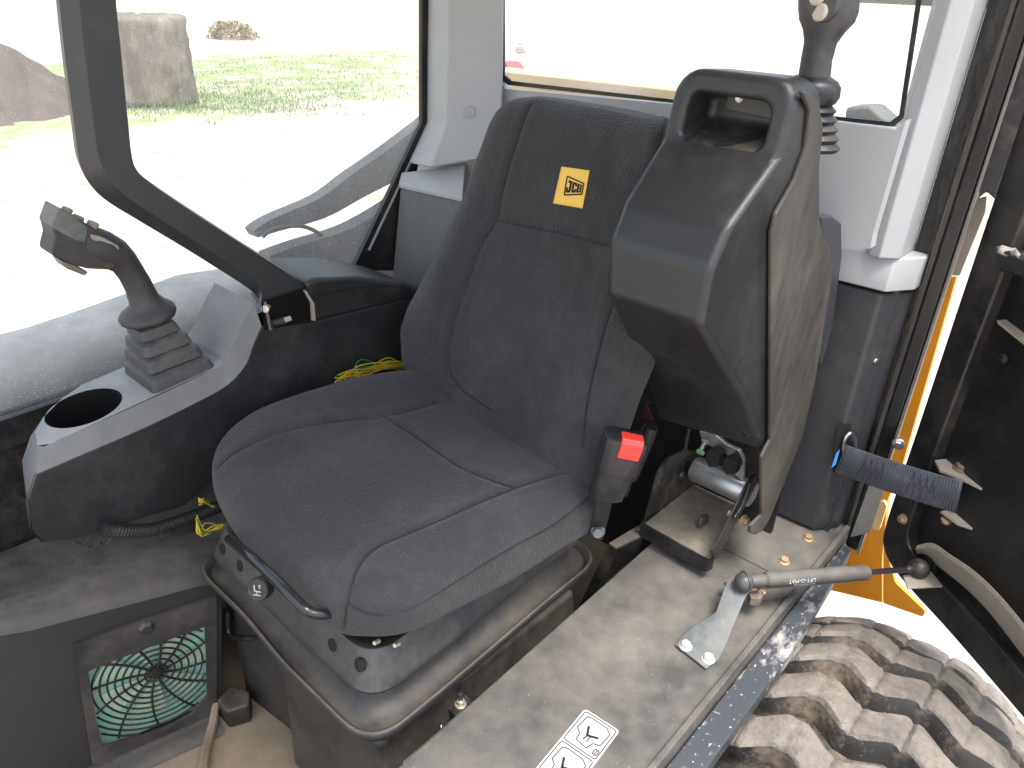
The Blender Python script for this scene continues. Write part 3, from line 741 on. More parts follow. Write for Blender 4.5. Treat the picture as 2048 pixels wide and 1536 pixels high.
def stitched(name, v, f, seams, parent, groove=0.0032, sig=0.0045, far=1.0):
    """project the seam lines on the cushion, press a groove along them and lay a thread in it"""
    bvh = BVHTree.FromPolygons([tuple(p) for p in v], f)
    lines = []
    for s in seams:
        pts = []
        sp = spline([Vector((*p, 0)) for p in s], 14)
        for p in sp:
            hit = bvh.ray_cast(CAM, ray(p.x, p.y).normalized())
            if hit[0] is not None: pts.append(hit[0])
        if len(pts) > 2: lines.append(pts)
    me_n = np.zeros_like(v)
    V = v.copy()
    a = np.array([[*q] + [q[-1]]*(4-len(q)) for q in f])
    nrm = np.cross(V[a[:, 2]]-V[a[:, 0]], V[a[:, 3]]-V[a[:, 1]])
    tri = a[:, 2] == a[:, 3]
    nrm[tri] = np.cross(V[a[tri, 1]]-V[a[tri, 0]], V[a[tri, 2]]-V[a[tri, 0]])
    for k in range(4): np.add.at(me_n, a[:, k], nrm)
    me_n /= np.maximum(np.linalg.norm(me_n, axis=1), 1e-12)[:, None]
    cen = V.mean(0)
    if ((V-cen)*me_n).sum() < 0: me_n = -me_n
    dmin = np.full(len(V), 9.0)
    for pts in lines:
        P = np.array([tuple(p) for p in pts])
        for p, q in zip(P[:-1], P[1:]):
            d = q-p; L2 = max(d@d, 1e-12); t = np.clip(((V-p)@d)/L2, 0, 1)
            dmin = np.minimum(dmin, np.linalg.norm(V-(p+t[:, None]*d), axis=1))
    disp = -groove*np.exp(-(dmin/sig)**2) + 0.0016*np.exp(-((dmin-0.017)/0.011)**2)
    # slight unevenness of the padding
    und = np.array([mnoise.noise(Vector((p[0]*6, p[1]*6, p[2]*6)))*0.6+mnoise.noise(Vector((p[0]*19, p[1]*19, p[2]*19)))*0.25 for p in V])
    V = V + me_n*(disp+0.0035*und)[:, None]
    o = mesh(name, V, f, M_FABRIC, parent, smooth=75)
    g = G()
    b2 = BVHTree.FromPolygons([tuple(p) for p in V], f)
    for pts in lines:
        g.tube([p + (CAM-p).normalized()*(-groove+0.0011) for p in pts[::2]], 0.0011, 5, smooth=False)
    if g.v: g.make('seam', M_THREAD, o)
    return o, b2

# ---- seat cushion: slices from the front edge to the backrest (seat coordinates)
def cushion():
    NS, NR = 190, 300
    ring = superring(NR, 3.6)
    rings = []
    L = 0.60
    for i in range(NS+1):
        t = i/NS; t = 0.5-0.5*math.cos(math.pi*t) if True else t
        y = -0.002 + L*t
        fr = max(0.0, 1-(y+0.002)/0.115); bk = max(0.0, (y-0.50)/0.088)
        round_f = (1-min(1, fr)**2.6)**(1/2.6)
        round_b = (1-min(1, bk)**2.6)**(1/2.6)
        k = max(0.02, round_f*round_b)
        wl = (0.338 + 0.036*ss(0.0, 0.20, y))*(0.34+0.66*k) - 0.055*ss(0.34, 0.60, y)
        wr_ = (0.238 + 0.032*ss(0.0, 0.14, y))*(0.34+0.66*k)
        ztop = 0.497 + 0.012*math.sin(min(1, y/0.3)*math.pi*0.5) - 0.015*ss(0.35, 0.6, y)
        zbot = 0.402 - 0.026*ss(0.10, 0.32, y)
        ztop = zbot + (ztop-zbot)*(0.42+0.58*k) if fr > 0 else zbot+(ztop-zbot)*(0.6+0.4*k)
        zc, hz = (ztop+zbot)/2, (ztop-zbot)/2
        pts = []
        for c, s in ring:
            x = c*(wr_ if c > 0 else wl)
            z = zc+s*hz
            if s < 0: z += 0.032*s*ss(0.02, 0.20, x)*k
            if s > 0:
                bol = 0.048*ss(0.40, 0.92, -c)*(ss(-0.02, 0.16, y)) + 0.014*ss(0.5, 0.9, c)
                z += bol*s*k - 0.010*(1-min(1, abs(c)/0.6)**2)*ss(0.05, 0.25, y)
            pts.append(S2W(x, y, z))
        rings.append(pts)
    v, f = closed_loft(rings)
    seams = [[(437, 934), (470, 905), (550, 868), (650, 845), (768, 833), (872, 806)],
             [(768, 833), (830, 872), (905, 925), (960, 952), (1030, 976)],
             [(1186, 940), (1110, 952), (1030, 976), (950, 1008), (880, 1040), (800, 1073), (752, 1095), (722, 1125), (704, 1165), (694, 1210), (688, 1256)],
             [(694, 1204), (722, 1222), (765, 1231), (805, 1224), (850, 1203), (950, 1140), (1030, 1092), (1110, 1048), (1188, 985)]]
    return stitched('seat_cushion', v, f, seams, seat)
cush, cush_bvh = cushion()

# ---- backrest
def backrest():
    NS, NR = 210, 300
    ring = superring(NR, 3.0)
    rings = []
    tab = [  # height, left half width, right half width
        (0.44, 0.26, 0.235), (0.48, 0.33, 0.262), (0.52, 0.372, 0.255), (0.58, 0.398, 0.262), (0.63, 0.388, 0.265), (0.70, 0.352, 0.272), (0.80, 0.305, 0.278), (0.90, 0.268, 0.275),
        (1.00, 0.250, 0.265), (1.06, 0.234, 0.255), (1.085, 0.222, 0.246), (1.102, 0.203, 0.228), (1.112, 0.175, 0.20), (1.118, 0.135, 0.16), (1.119, 0.10, 0.12)]
    hs_ = np.array([t[0] for t in tab])
    wlS = np.array([t[1] for t in tab]); wrS = np.array([t[2] for t in tab])
    for i in range(NS+1):
        t = i/NS; t = 0.5-0.5*math.cos(math.pi*t)
        z = 0.44+(1.119-0.44)*t
        wl = float(np.interp(z, hs_, wlS)); wr_ = float(np.interp(z, hs_, wrS))
        yc = 0.578+0.235*(z-0.52)
        et = max(0.0, (z-1.045)/0.078); eb = max(0.0, (0.475-z)/0.036)
        k = (1-min(1, et)**2.4)**(1/2.4)*(1-min(1, eb)**2.4)**(1/2.4); k = max(0.04, k)
        th = 0.058*k
        pts = []
        for c, s in ring:
            x = c*(wr_ if c > 0 else wl)
            y = yc + s*th
            if s < 0:
                bol = 0.034*ss(0.42, 0.85, abs(c))*(0.35+0.65*(1-ss(0.75, 1.05, z)))
                y -= bol*k*abs(s)**0.5
                y -= 0.012*k*math.exp(-((z-0.66)/0.12)**2)*(1-abs(c))*1.0
            pts.append(S2W(x, y, z))
        rings.append(pts)
    v, f = closed_loft(rings)
    # smooth the outline a little along the height
    n = NR; A = v[:-2].reshape(NS+1, n, 3)
    for _ in range(6): A[1:-1] = 0.25*A[:-2]+0.5*A[1:-1]+0.25*A[2:]
    v[:-2] = A.reshape(-1, 3)
    seams = [[(1060, 213), (1046, 245), (1028, 300), (1010, 362), (992, 440), (962, 492), (932, 575), (910, 640), (898, 700), (902, 745), (930, 785), (985, 822)],
             [(992, 440), (1040, 450), (1120, 466), (1205, 488), (1290, 500)],
             [(1340, 225), (1325, 262), (1312, 320), (1290, 420), (1262, 520), (1228, 600), (1206, 668), (1188, 740), (1172, 820), (1166, 898)]]
    return stitched('backrest', v, f, seams, seat)
back, back_bvh = backrest()

# ---- yellow badge on the backrest
def on_mesh(bvh, px, py, lift=0.0):
    hit = bvh.ray_cast(CAM, ray(px, py).normalized())
    return hit[0] + hit[1]*(lift if hit[1].dot(CAM-hit[0]) > 0 else -lift)
BC = [(1124, 333), (1180, 341), (1166, 417), (1107, 407)]
q = [on_mesh(back_bvh, *p, 0.003) for p in BC]
nb = (q[1]-q[0]).cross(q[3]-q[0]).normalized()
if nb.dot(CAM-q[0]) < 0: nb = -nb
def badge(u, v, h=0.0): return (q[0]*(1-u)+q[1]*u)*(1-v)+(q[3]*(1-u)+q[2]*u)*v+nb*h
v = []; f = []; K = 14
for i in range(K+1):
    for j in range(K+1):
        p = badge(i/K, j/K, 0.02); hit = back_bvh.ray_cast(p, -nb); pp = hit[0] if hit[0] is not None else badge(i/K, j/K)
        v.append(pp+nb*0.0012)
for i in range(K):
    for j in range(K): f.append((i*(K+1)+j, (i+1)*(K+1)+j, (i+1)*(K+1)+j+1, i*(K+1)+j+1))
bg = mesh('badge', v, f, M_PATCH, back, smooth=60)
sdm = bg.modifiers.new('solid', 'SOLIDIFY'); sdm.thickness = 0.0012; sdm.offset = 0
tag(bg, 'yellow woven badge with black lettering')
inkg = G()
def stroke(polys, place):
    for poly in polys:
        pts = []
        for u, v_ in poly:
            p = badge(*place(u, v_), 0.02); hit = back_bvh.ray_cast(p, -nb)
            pts.append((hit[0] if hit[0] is not None else badge(*place(u, v_)))+nb*0.0022)
        inkg.prism(pts, nb*0.0006)
# trapezoid outline, in badge coordinates
ident = lambda u, v_: (u, v_)
tr_o = [(0.305, 0.215), (0.895, 0.335), (0.925, 0.365), (0.925, 0.625), (0.895, 0.655), (0.345, 0.745), (0.305, 0.715), (0.275, 0.25)]
tr_i = [(0.325, 0.255), (0.865, 0.362), (0.888, 0.385), (0.888, 0.605), (0.868, 0.625), (0.360, 0.705), (0.340, 0.685), (0.312, 0.275)]
n_ = len(tr_o)
stroke([[tr_o[i], tr_o[(i+1) % n_], tr_i[(i+1) % n_], tr_i[i]] for i in range(n_)], ident)
def letter(polys, x0, x1, t0, b0, t1, b1):
    def place(u, v_):
        t = t0+(t1-t0)*u; b = b0+(b1-b0)*u
        return (x0+(x1-x0)*u, t+(b-t)*v_)
    stroke(polys, place)
def topb(x): return 0.315+(x-0.34)*0.16, 0.665-(x-0.34)*0.13
for (x0, x1, polys) in [
    (0.345, 0.515, [[(0.2, 0), (1, 0), (1, 0.2), (0.2, 0.2)], [(0.55, 0.2), (0.95, 0.2), (0.95, 0.8), (0.55, 0.8)], [(0.0, 0.8), (0.95, 0.8), (0.85, 1), (0.1, 1)], [(0, 0.58), (0.35, 0.58), (0.35, 0.8), (0, 0.8)]]),
    (0.535, 0.690, [[(0.1, 0), (0.9, 0), (1, 0.2), (0, 0.2)], [(0, 0.2), (0.4, 0.2), (0.4, 0.8), (0, 0.8)], [(0, 0.8), (1, 0.8), (0.9, 1), (0.1, 1)], [(0.62, 0.2), (1, 0.2), (1, 0.36), (0.62, 0.36)], [(0.62, 0.64), (1, 0.64), (1, 0.8), (0.62, 0.8)]]),
    (0.705, 0.865, [[(0, 0), (0.9, 0), (1, 0.18), (0, 0.18)], [(0, 0.18), (0.38, 0.18), (0.38, 0.82), (0, 0.82)], [(0.66, 0.18), (1, 0.18), (0.98, 0.42), (0.66, 0.42)], [(0.38, 0.42), (0.9, 0.42), (0.9, 0.58), (0.38, 0.58)], [(0.66, 0.58), (0.98, 0.58), (1, 0.82), (0.66, 0.82)], [(0, 0.82), (1, 0.82), (0.9, 1), (0, 1)]])]:
    t0, b0 = topb(x0); t1, b1 = topb(x1)
    letter(polys, x0, x1, t0, b0, t1, b1)
o = inkg.make('lettering', M_INK, back, smooth=None)

# ---- suspension under the seat
XL, XR_, YF, YB = -0.292, 0.240, 0.010, 0.60
def rrect3(x0, x1, y0, y1, z, r, n=8, zf=None):
    pts = fillet([Vector((x0, y0, z)), Vector((x1, y0, z)), Vector((x1, y1, z)), Vector((x0, y1, z))], r, n)
    if zf: pts = [Vector((p.x, p.y, z+zf(p))) for p in pts]
    return pts
def densify(ring, step=0.02):
    out = []
    for a, b in zip(ring, ring[1:]+ring[:1]):
        k = max(1, int((b-a).length/step))
        out += [a+(b-a)*(i/k) for i in range(k)]
    return out
def loft_rr(name, secs, mt, smooth=45, wave=0.0):
    g = G(); rings = []
    for off, z, r in secs:
        base = fillet([Vector((XL-off, YF-off, 0)), Vector((XR_+off, YF-off, 0)), Vector((XR_+off, YB+off, 0)), Vector((XL-off, YB+off, 0))], r, 8)
        ref = fillet([Vector((XL, YF, 0)), Vector((XR_, YF, 0)), Vector((XR_, YB, 0)), Vector((XL, YB, 0))], 0.06, 8)
        ring = []
        nn = len(base)
        for i in range(nn):
            a, b = base[i], base[(i+1) % nn]
            kk = 14 if (b-a).length > 0.1 else 1
            for q_ in range(kk):
                p = a+(b-a)*(q_/kk)
                # the front edge dips in the middle and lifts at the left end
                w = wave*(1-ss(-0.14, 0.04, p.x))*(1-0.5*ss(YF, YF+0.2, p.y)) + 0.012*ss(0.1, 0.5, p.y)
                ring.append(Vector((p.x, p.y, z+w)))
        rings.append(ring)
    g.rings(rings, True, True)
    return g.make(name, mt, seat, smooth=smooth)
loft_rr('tray', [(-0.09, 0.290, 0.03), (-0.05, 0.326, 0.05), (-0.030, 0.341, 0.055), (-0.023, 0.343, 0.06), (-0.018, 0.338, 0.062), (-0.003, 0.288, 0.065), (0.002, 0.279, 0.067), (0.001, 0.274, 0.067), (-0.03, 0.268, 0.06)], M_SUSP)
loft_rr('bellows', [(-0.034, 0.270, 0.05), (-0.032, 0.245, 0.055), (-0.026, 0.216, 0.06), (-0.014, 0.200, 0.062), (0.000, 0.196, 0.066), (0.011, 0.199, 0.07), (0.0175, 0.2115, 0.073), (0.0205, 0.214, 0.073), (0.0240, 0.2125, 0.073), (0.0255, 0.208, 0.073), (0.0235, 0.200, 0.07), (0.013, 0.194, 0.07), (0.004, 0.187, 0.068), (0.012, 0.180, 0.068), (0.012, 0.176, 0.068), (-0.002, 0.170, 0.066), (-0.03, 0.140, 0.06), (-0.03, 0.06, 0.06)], M_BELLOWS, smooth=38, wave=0.030)
G().box((XL+0.06, YF+0.06, 0.2905), (XR_-0.06, YB-0.06, 0.296)).make('tray_shade_sheet', M_VOID, seat, smooth=None)  # black sheet added to paint shade into the tray opening
# bolts in the sloping front plate of the tray
for p in [(445, 1098), (480, 1132), (665, 1290), (718, 1330)]:
    nn = Vector((0, -0.955, 0.295))
    c = PL(*p, (0, YF+0.0105, 0.313), nn)
    G().lathe(c-nn*0.006, c+nn*0.0015, [(0, 0.0115), (0.9, 0.0115), (1, 0.0100)], 18).make('rubber_plug', M_INK, seat)
# pedestal
ped = G()
ped.rings([[Vector((x, y, z)) for x, y in [(-0.075+s, 0.02-s*0.3), (0.252+s, 0.02-s*0.3), (0.262+s, 0.56), (-0.09, 0.56)]] for s, z in [(0.0, FZ), (0.012, 0.02), (-0.01, 0.10), (-0.02, 0.155)]])
ped.make('pedestal', M_BLACKD, seat, bevel=0.014, seg=3, blim=20)
rail = G().box((0.262, 0.05, 0.055), (0.305, 0.62, 0.085)); rail.box((0.262, 0.05, 0.085), (0.272, 0.62, 0.115))
rail.make('slide_rail', M_BLACKD, seat, bevel=0.003)
bk = G().prism([PZ(*p, 0.115) for p in [(888, 1410), (930, 1385), (958, 1400), (912, 1432)]], (0, 0, -0.03)).make('rail_clamp', M_BLACK, seat, bevel=0.003)
bolt('rail_bolt', PZ(921, 1408, 0.116), (0, 0, 1), 0.0085, M_BOLT, seat, h=0.008)
G().cyl(PZ(921, 1405, 0.12), PZ(921, 1405, 0.12)+Vector((0, 0, 0.022)), 0.0045, None, 12).make('stud', M_STEEL, seat)
cb = PZ(900, 1452, 0.085); G().tube([cb+Vector((0, 0, 0)), cb+Vector((0.03, 0.02, 0.0))], 0.011, 12, smooth=False).make('latch_pin', M_BLACK, seat)
bolt('latch_bolt', cb+Vector((-0.012, -0.012, 0.0)), (-0.6, -0.8, 0), 0.007, M_BOLT, seat)
# bar handle along the front edge
bar = [PY(458, 1078, -0.012), PY(500, 1112, -0.034), PY(560, 1168, -0.038), PY(600, 1208, -0.036), PY(622, 1225, -0.030), PY(650, 1228, -0.012), PY(690, 1222, 0.03)]
G().tube(bar, 0.0085, 12).make('front_bar', mat('gloss_black', (0.015, 0.015, 0.017), 0.18), seat)
# loop handle below the bellows
lp_ = [PY(456, 1222, 0.03), PY(458, 1262, 0.025), PY(470, 1274, 0.02), PY(520, 1276, 0.01), PY(560, 1272, 0.04)]
G().tube(lp_, 0.006, 10, steps=4).make('loop_handle', mat('gloss_black', (0.015, 0.015, 0.017), 0.18), seat)
# knob with a seat symbol
kc = PY(515, 1180, -0.048); kn = Vector((0.42, -0.80, 0.42)).normalized()
kb = G().lathe(kc-kn*0.022, kc, [(0, 0.017), (0.15, 0.0195), (0.85, 0.0195), (1, 0.0175)], 28).make('adjuster_knob', M_BLACK, seat, smooth=40)
G().cyl(kc-kn*0.065, kc-kn*0.022, 0.006, None, 12).make('spindle', mat('rusty_steel', (0.22, 0.13, 0.07), 0.6, metal=0.4), seat)
ka = Vector((_r.x, _r.y, _r.z)); ka = (ka-kn*ka.dot(kn)).normalized(); kb2 = kn.cross(ka)
if kb2.dot(_u) < 0: kb2 = -kb2
ic = G()
def kline(pts, w=0.0016):
    for p_, q_ in zip(pts[:-1], pts[1:]):
        A = kc+ka*p_[0]+kb2*p_[1]; B = kc+ka*q_[0]+kb2*q_[1]; t = (B-A).normalized(); s_ = kn.cross(t)*w/2
        ic.prism([A-s_+kn*0.0002, B-s_+kn*0.0002, B+s_+kn*0.0002, A+s_+kn*0.0002], kn*0.0005)
kline([(-0.006, 0.008), (-0.005, -0.002), (0.006, -0.003)], 0.0022); kline([(-0.007, -0.008), (0.006, -0.009)], 0.0016); kline([(0.004, 0.002), (0.004, 0.009)], 0.0014); kline([(0.002, 0.006), (0.004, 0.009), (0.006, 0.006)], 0.0012); kline([(-0.001, -0.003), (-0.001, -0.008)])
ic.make('seat_symbol', M_WHITE, seat, smooth=None)
# clear wrapping and bits between cushion and tray
wrap = G(); rn = random.Random(8)
base = [PY(478, 1062, 0.03), PY(505, 1096, 0.028), PY(535, 1130, 0.03), PY(575, 1165, 0.035), PY(612, 1192, 0.04)]
bs = spline(base, 6)
top_ = [p+Vector((0, 0.05, 0.028)) for p in bs]
vv = []; ff = []
for i, p in enumerate(bs):
    for k in range(5):
        t = k/4; pp = p*(1-t)+top_[i]*t+Vector((rn.gauss(0, .004), rn.gauss(0, .004), rn.gauss(0, .004))); vv.append(pp)
for i in range(len(bs)-1):
    for k in range(4): ff.append((i*5+k, (i+1)*5+k, (i+1)*5+k+1, i*5+k+1))
mesh('clear_wrap', vv, ff, M_FOIL, seat, smooth=20)
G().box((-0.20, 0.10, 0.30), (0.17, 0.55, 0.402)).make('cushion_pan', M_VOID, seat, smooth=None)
for p in [(757, 1282), (797, 1287)]:
    c = PZ(*p, 0.35); G().lathe(c, c+Vector((0.002, -0.01, 0.004)), [(0, 0.0045), (1, 0.0035)], 12).make('rivet', M_BOLT, seat)
c = PZ(688, 1250, 0.385); G().ball(c, 0.0035).make('staple', M_STEEL, seat)
# ---- seat belt buckle
bu = thing('seat_belt_buckle', PZ(1215, 1000, 0.40), 'black seat belt buckle with red release button beside the cushion', 'buckle')
bx = Vector((0.06, 0.10, 1)).normalized(); c0 = PY(1218, 975, 0.47)
ax_w = (_r0*0.9+Vector((0, 0, 0.12))).normalized(); ax_w = (ax_w-bx*ax_w.dot(bx)).normalized(); ax_d = bx.cross(ax_w)
if ax_d.dot(CAM-c0) < 0: ax_d = -ax_d
top_c = PY(1250, 878, 0.475); bot_c = PY(1212, 985, 0.465)
bxv = (top_c-bot_c); bl_ = bxv.length; bx = bxv.normalized(); ax_w = (ax_w-bx*ax_w.dot(bx)).normalized(); ax_d = bx.cross(ax_w)
if ax_d.dot(CAM-c0) < 0: ax_d = -ax_d
def bsec(t, w, d, e=4.0, n=28, sh=0):
    return [bot_c+bx*(bl_*t)+ax_w*(cx*w+sh)+ax_d*(cy*d) for cx, cy in superring(n, e)]
g = G(); g.rings([bsec(-0.10, 0.022, 0.012), bsec(-0.04, 0.031, 0.017), bsec(0.25, 0.032, 0.020), bsec(0.46, 0.033, 0.021), bsec(0.48, 0.036, 0.024), bsec(0.92, 0.038, 0.026), bsec(1.05, 0.037, 0.0245), bsec(1.08, 0.032, 0.019)])
bb = g.make('casing', mat('gloss_plastic', (0.016, 0.016, 0.018), 0.25), bu, smooth=40)
g = G(); g.rings([[bot_c+bx*(bl_*t)+ax_w*x+ax_d*d for x, d in [(-0.010, 0.002+e), (0.028, 0.002+e), (0.028, 0.0245+e), (-0.010, 0.0245+e)]] for t, e in [(0.80, 0.003), (1.04, 0.0025), (1.12, -0.004)]])
g.make('release_button', M_RED, bu, bevel=0.0025, seg=3)
g = G(); 
stk = [PY(1212, 985, 0.468), PY(1200, 1040, 0.49), PY(1190, 1075, 0.50)]
for a, b in zip(stk[:-1], stk[1:]): g.prism([a-ax_w*0.014, a+ax_w*0.014, b+ax_w*0.014, b-ax_w*0.014], ax_d*0.004)
g.make('stalk', M_BLACK, bu)
bolt('anchor_bolt', PY(1196, 1062, 0.49), (0.5, -0.8, 0.3), 0.010, M_BRKT, bu, h=0.014)
lev = thing('recliner_lever', PY(1290, 900, 0.66), 'short black lever behind the seat belt buckle', 'lever')
G().tube([PY(1262, 955, 0.64), PY(1282, 900, 0.64), PY(1303, 852, 0.64)], lambda t: 0.013+0.003*math.sin(t*3), 14).make('grip', M_BLACK, lev)
G().tube([PY(1262, 955, 0.64), PY(1250, 990, 0.64)], 0.006, 8, smooth=False).make('shaft', M_BLACK, lev)

# ================================================================== INNER SIDE WALL BELOW THE WINDOW
swl = G().prism([Vector((-0.668, -0.95, 0.44))] + [PX(*p, -0.668) for p in [(-160, 925), (250, 778), (725, 548), (800, 560)]] + [Vector((-0.668, 1.1, FZ)), Vector((-0.668, -0.95, FZ))], (-0.03, 0, 0)).make('side_wall', M_BLACK, smooth=None)
tag(swl, 'black cab wall below the side window behind the console', 'wall')
w0 = PX(18, 888, -0.66)
o = G().lathe(w0, w0+Vector((0.006, 0, 0)), [(0, 0.008), (0.7, 0.008), (1, 0.005)], 12).make('wall_screw', M_STEEL, swl)

# ================================================================== JOYSTICK CONSOLE
from mathutils.geometry import tessellate_polygon
con = thing('joystick_console', PX(300, 1000, -0.5), 'dark grey console, dusty top paled for glare, with cup holder beside the seat', 'console')
XI, XO, XC = -0.425, -0.585, -0.405
# the flat front part of the top, with the cup hole
pA, pB = PX(88, 893, XI), PX(428, 738, XI)
tdir = (pB-pA).normalized()
def top_at(y): return pA.z + (y-pA.y)*tdir.z/tdir.y
def on_top(px, py):
    n = Vector((1, 0, 0)).cross(tdir).normalized(); return PL(px, py, pA, n)
ntop = Vector((1, 0, 0)).cross(tdir).normalized()
if ntop.z < 0: ntop = -ntop
cup_c = on_top(168, 815)
outer = [Vector((XI, pA.y+0.01, 0)), Vector((XI, pB.y, 0)), Vector((XO, pB.y, 0)), Vector((XO, pA.y+0.13, 0)), Vector((XO+0.02, pA.y+0.085, 0)), Vector((XO+0.06, pA.y+0.035, 0)), Vector((XO+0.10, pA.y+0.006, 0)), Vector((XI-0.012, pA.y-0.006, 0))]
outer = [Vector((p.x, p.y, top_at(p.y))) for p in outer]
CR = 0.064
hole = [cup_c+Vector((math.cos(a), 0, 0))*CR+tdir*(math.sin(a)*CR*1.08) for a in [2*math.pi*i/48 for i in range(48)]]
tris = tessellate_polygon([outer, hole])
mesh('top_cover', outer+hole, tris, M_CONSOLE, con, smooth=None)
g = G(); g.rings([[cup_c+(p-cup_c)*s+ntop*h for p in hole] for s, h in [(1.0, 0.0), (0.97, -0.003), (0.95, -0.010), (0.90, -0.085)]], False, True)
g.make('cup_holder', M_VOID, con, smooth=40)  # liner coloured near-black in place of shade down the hole
cb0 = cup_c-ntop*0.060+Vector((-0.022, 0.006, 0))
G().prism(fillet([cb0+Vector((-0.004, -0.026, 0)), cb0+Vector((0.026, -0.02, 0)), cb0+Vector((0.02, 0.016, 0)), cb0+Vector((-0.01, 0.014, 0))], 0.004), (0, 0, 0.004)).make('red_insert', M_REDB, con, smooth=None)
# chamfer running along the inner edge, up the riser
up_px = [(88, 893), (150, 865), (300, 798), (428, 738), (452, 716), (468, 686), (484, 650), (508, 606)]
lo_px = [(74, 948), (148, 916), (300, 850), (432, 784), (470, 756), (494, 724), (506, 690), (523, 652)]
upv = spline([PX(*p, XI) for p in up_px], 6); lov = spline([PX(*p, XC) for p in lo_px], 6)
v = []; f = []
for a, b in zip(upv, lov): v += [a, b]
for i in range(len(upv)-1): f.append((2*i, 2*i+1, 2*i+3, 2*i+2))
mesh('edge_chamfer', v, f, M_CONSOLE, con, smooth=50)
# riser behind the joystick
ri = [p for p in upv if p.y >= pB.y-1e-4]
v = []; f = []
for p in ri: v += [p, Vector((XO, p.y, p.z))]
for i in range(len(ri)-1): f.append((2*i, 2*i+2, 2*i+3, 2*i+1))
mesh('riser', v, f, M_CONSOLE, con, smooth=50)
# front nose
na, nb_, nc = PX(74, 948, XC), PX(60, 1050, XC), PX(84, 1086, XC)
v = [upv[0], lov[0], PX(56, 1000, XC), PX(62, 1060, XC), PX(84, 1087, XC)]
cols_n = []
for k, b_ in enumerate(v):
    row = [b_]
    if k == 0: row += [outer[-1], outer[-2], outer[-3]]
    else: row += [Vector((b_.x-dx, b_.y+0.26*dx, b_.z)) for dx in (0.028, 0.09, 0.14)]
    cols_n.append(row)
vv = [p for r_ in cols_n for p in r_]; ff = []
for i in range(len(v)-1):
    for k in range(3): ff.append((4*i+k, 4*i+k+1, 4*i+k+5, 4*i+k+4))
mesh('front_nose', vv, ff, M_CONSOLE, con, smooth=35)
# dark side panel
sp_px = [(74, 948), (148, 916), (300, 850), (432, 784), (470, 756), (494, 724), (506, 690), (523, 655), (632, 643), (815, 598), (900, 640), (900, 790), (640, 830), (425, 965), (370, 1012), (150, 1078), (86, 1087), (62, 1060), (54, 1005)]
spv = [PX(*p, XC-0.002) for p in sp_px]
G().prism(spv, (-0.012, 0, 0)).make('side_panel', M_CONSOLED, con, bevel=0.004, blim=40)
# rear arm box
rb = [PX(*p, XC-0.004) for p in [(610, 566), (634, 556), (720, 553), (815, 568), (900, 600), (900, 640), (815, 602), (632, 645)]]
G().prism(rb, (-0.19, 0, 0)).make('rear_box', M_CONSOLED, con, bevel=0.012, seg=4, blim=25)
rt = [PX(*p, XC-0.002) for p in [(634, 592), (720, 574), (815, 570)]]
G().tube([p+Vector((0.0015, 0, 0)) for p in rt], 0.0007, 6).make('panel_gap', M_INK, con)
# hinge pocket of the post: flat sheet with its shade painted black
po = [PX(*p, XC+0.001) for p in [(523, 604), (606, 578), (629, 632), (627, 643), (530, 660)]]
G().prism(po, (-0.0015, 0, 0)).make('pocket_shade', M_VOID, con, smooth=None)
G().tube([PX(530, 618, XC+0.004), PX(545, 600, XC-0.03)], 0.008, 12, smooth=False).make('hinge_pin', M_BOLT, con)
G().tube([PX(543, 648, XC+0.010), PX(566, 642, XC+0.012)], 0.010, 14, smooth=False).make('hinge_boss', M_BLACK, con)
bolt('hinge_bolt', PX(570, 640, XC+0.012), (0.35, 0.9, 0.2), 0.006, M_BOLT, con, h=0.012)
strips([(527, 604), (538, 660)], [(531, 603), (543, 659)], lambda x, y: PX(x, y, XC+0.002), (0.003, 0, 0)).make('hinge_plate', M_BRKT, con, smooth=None)
strips([(606, 580), (620, 606), (622, 640)], [(610, 580), (626, 606), (629, 640)], lambda x, y: PX(x, y, XC+0.002), (0.005, 0, 0)).make('hinge_plate', M_BROWN, con, smooth=None)
for p in [(150, 1083), (172, 1090), (196, 1084)]:
    c = PX(*p, -0.43); G().tube([c, c+Vector((0, 0.012, -0.014)), c+Vector((0.0, 0.026, -0.004))], 0.0022, 6).make('wire_clip', M_BLACKD, con)

# ================================================================== BENT POST
bp_ = thing('bent_post', PX(560, 610, -0.45), 'dark grey bent post rising from the console to the roof', 'post')
L_px = [(152, -120), (158, 0), (172, 125), (187, 245), (199, 318), (222, 362), (258, 397), (310, 432), (410, 496), (512, 562), (523, 604)]
R_px = [(224, -120), (232, 0), (243, 110), (256, 240), (264, 312), (274, 340), (296, 362), (352, 402), (470, 479), (588, 555), (608, 576)]
O_px = [(110, -120), (118, 0), (132, 130), (149, 255), (160, 330), (183, 373), (218, 405), (282, 444), (395, 512), (506, 584), (514, 606)]
k_ = 7
Lv = spline([PX(*p, -0.412) for p in L_px], k_); Rv = spline([PX(*p, -0.412) for p in R_px], k_); Ov = spline([PX(*p, -0.452) for p in O_px], k_)
ex_ = Vector((0, 0.01, 0.47))                    # straight on up to the roof
Lv, Rv, Ov = [Lv[0]+ex_]+Lv, [Rv[0]+ex_]+Rv, [Ov[0]+ex_]+Ov
g = G()
g.rings([[a, b, b+Vector((-0.045, 0.006, 0.004)), b+Vector((-0.085, -0.010, 0)), c+Vector((-0.045, 0.012, 0.004)), c] for a, b, c in zip(Lv, Rv, Ov)])
po_ = g.make('post_cover', M_POST, bp_, bevel=0.006, seg=3, blim=22)

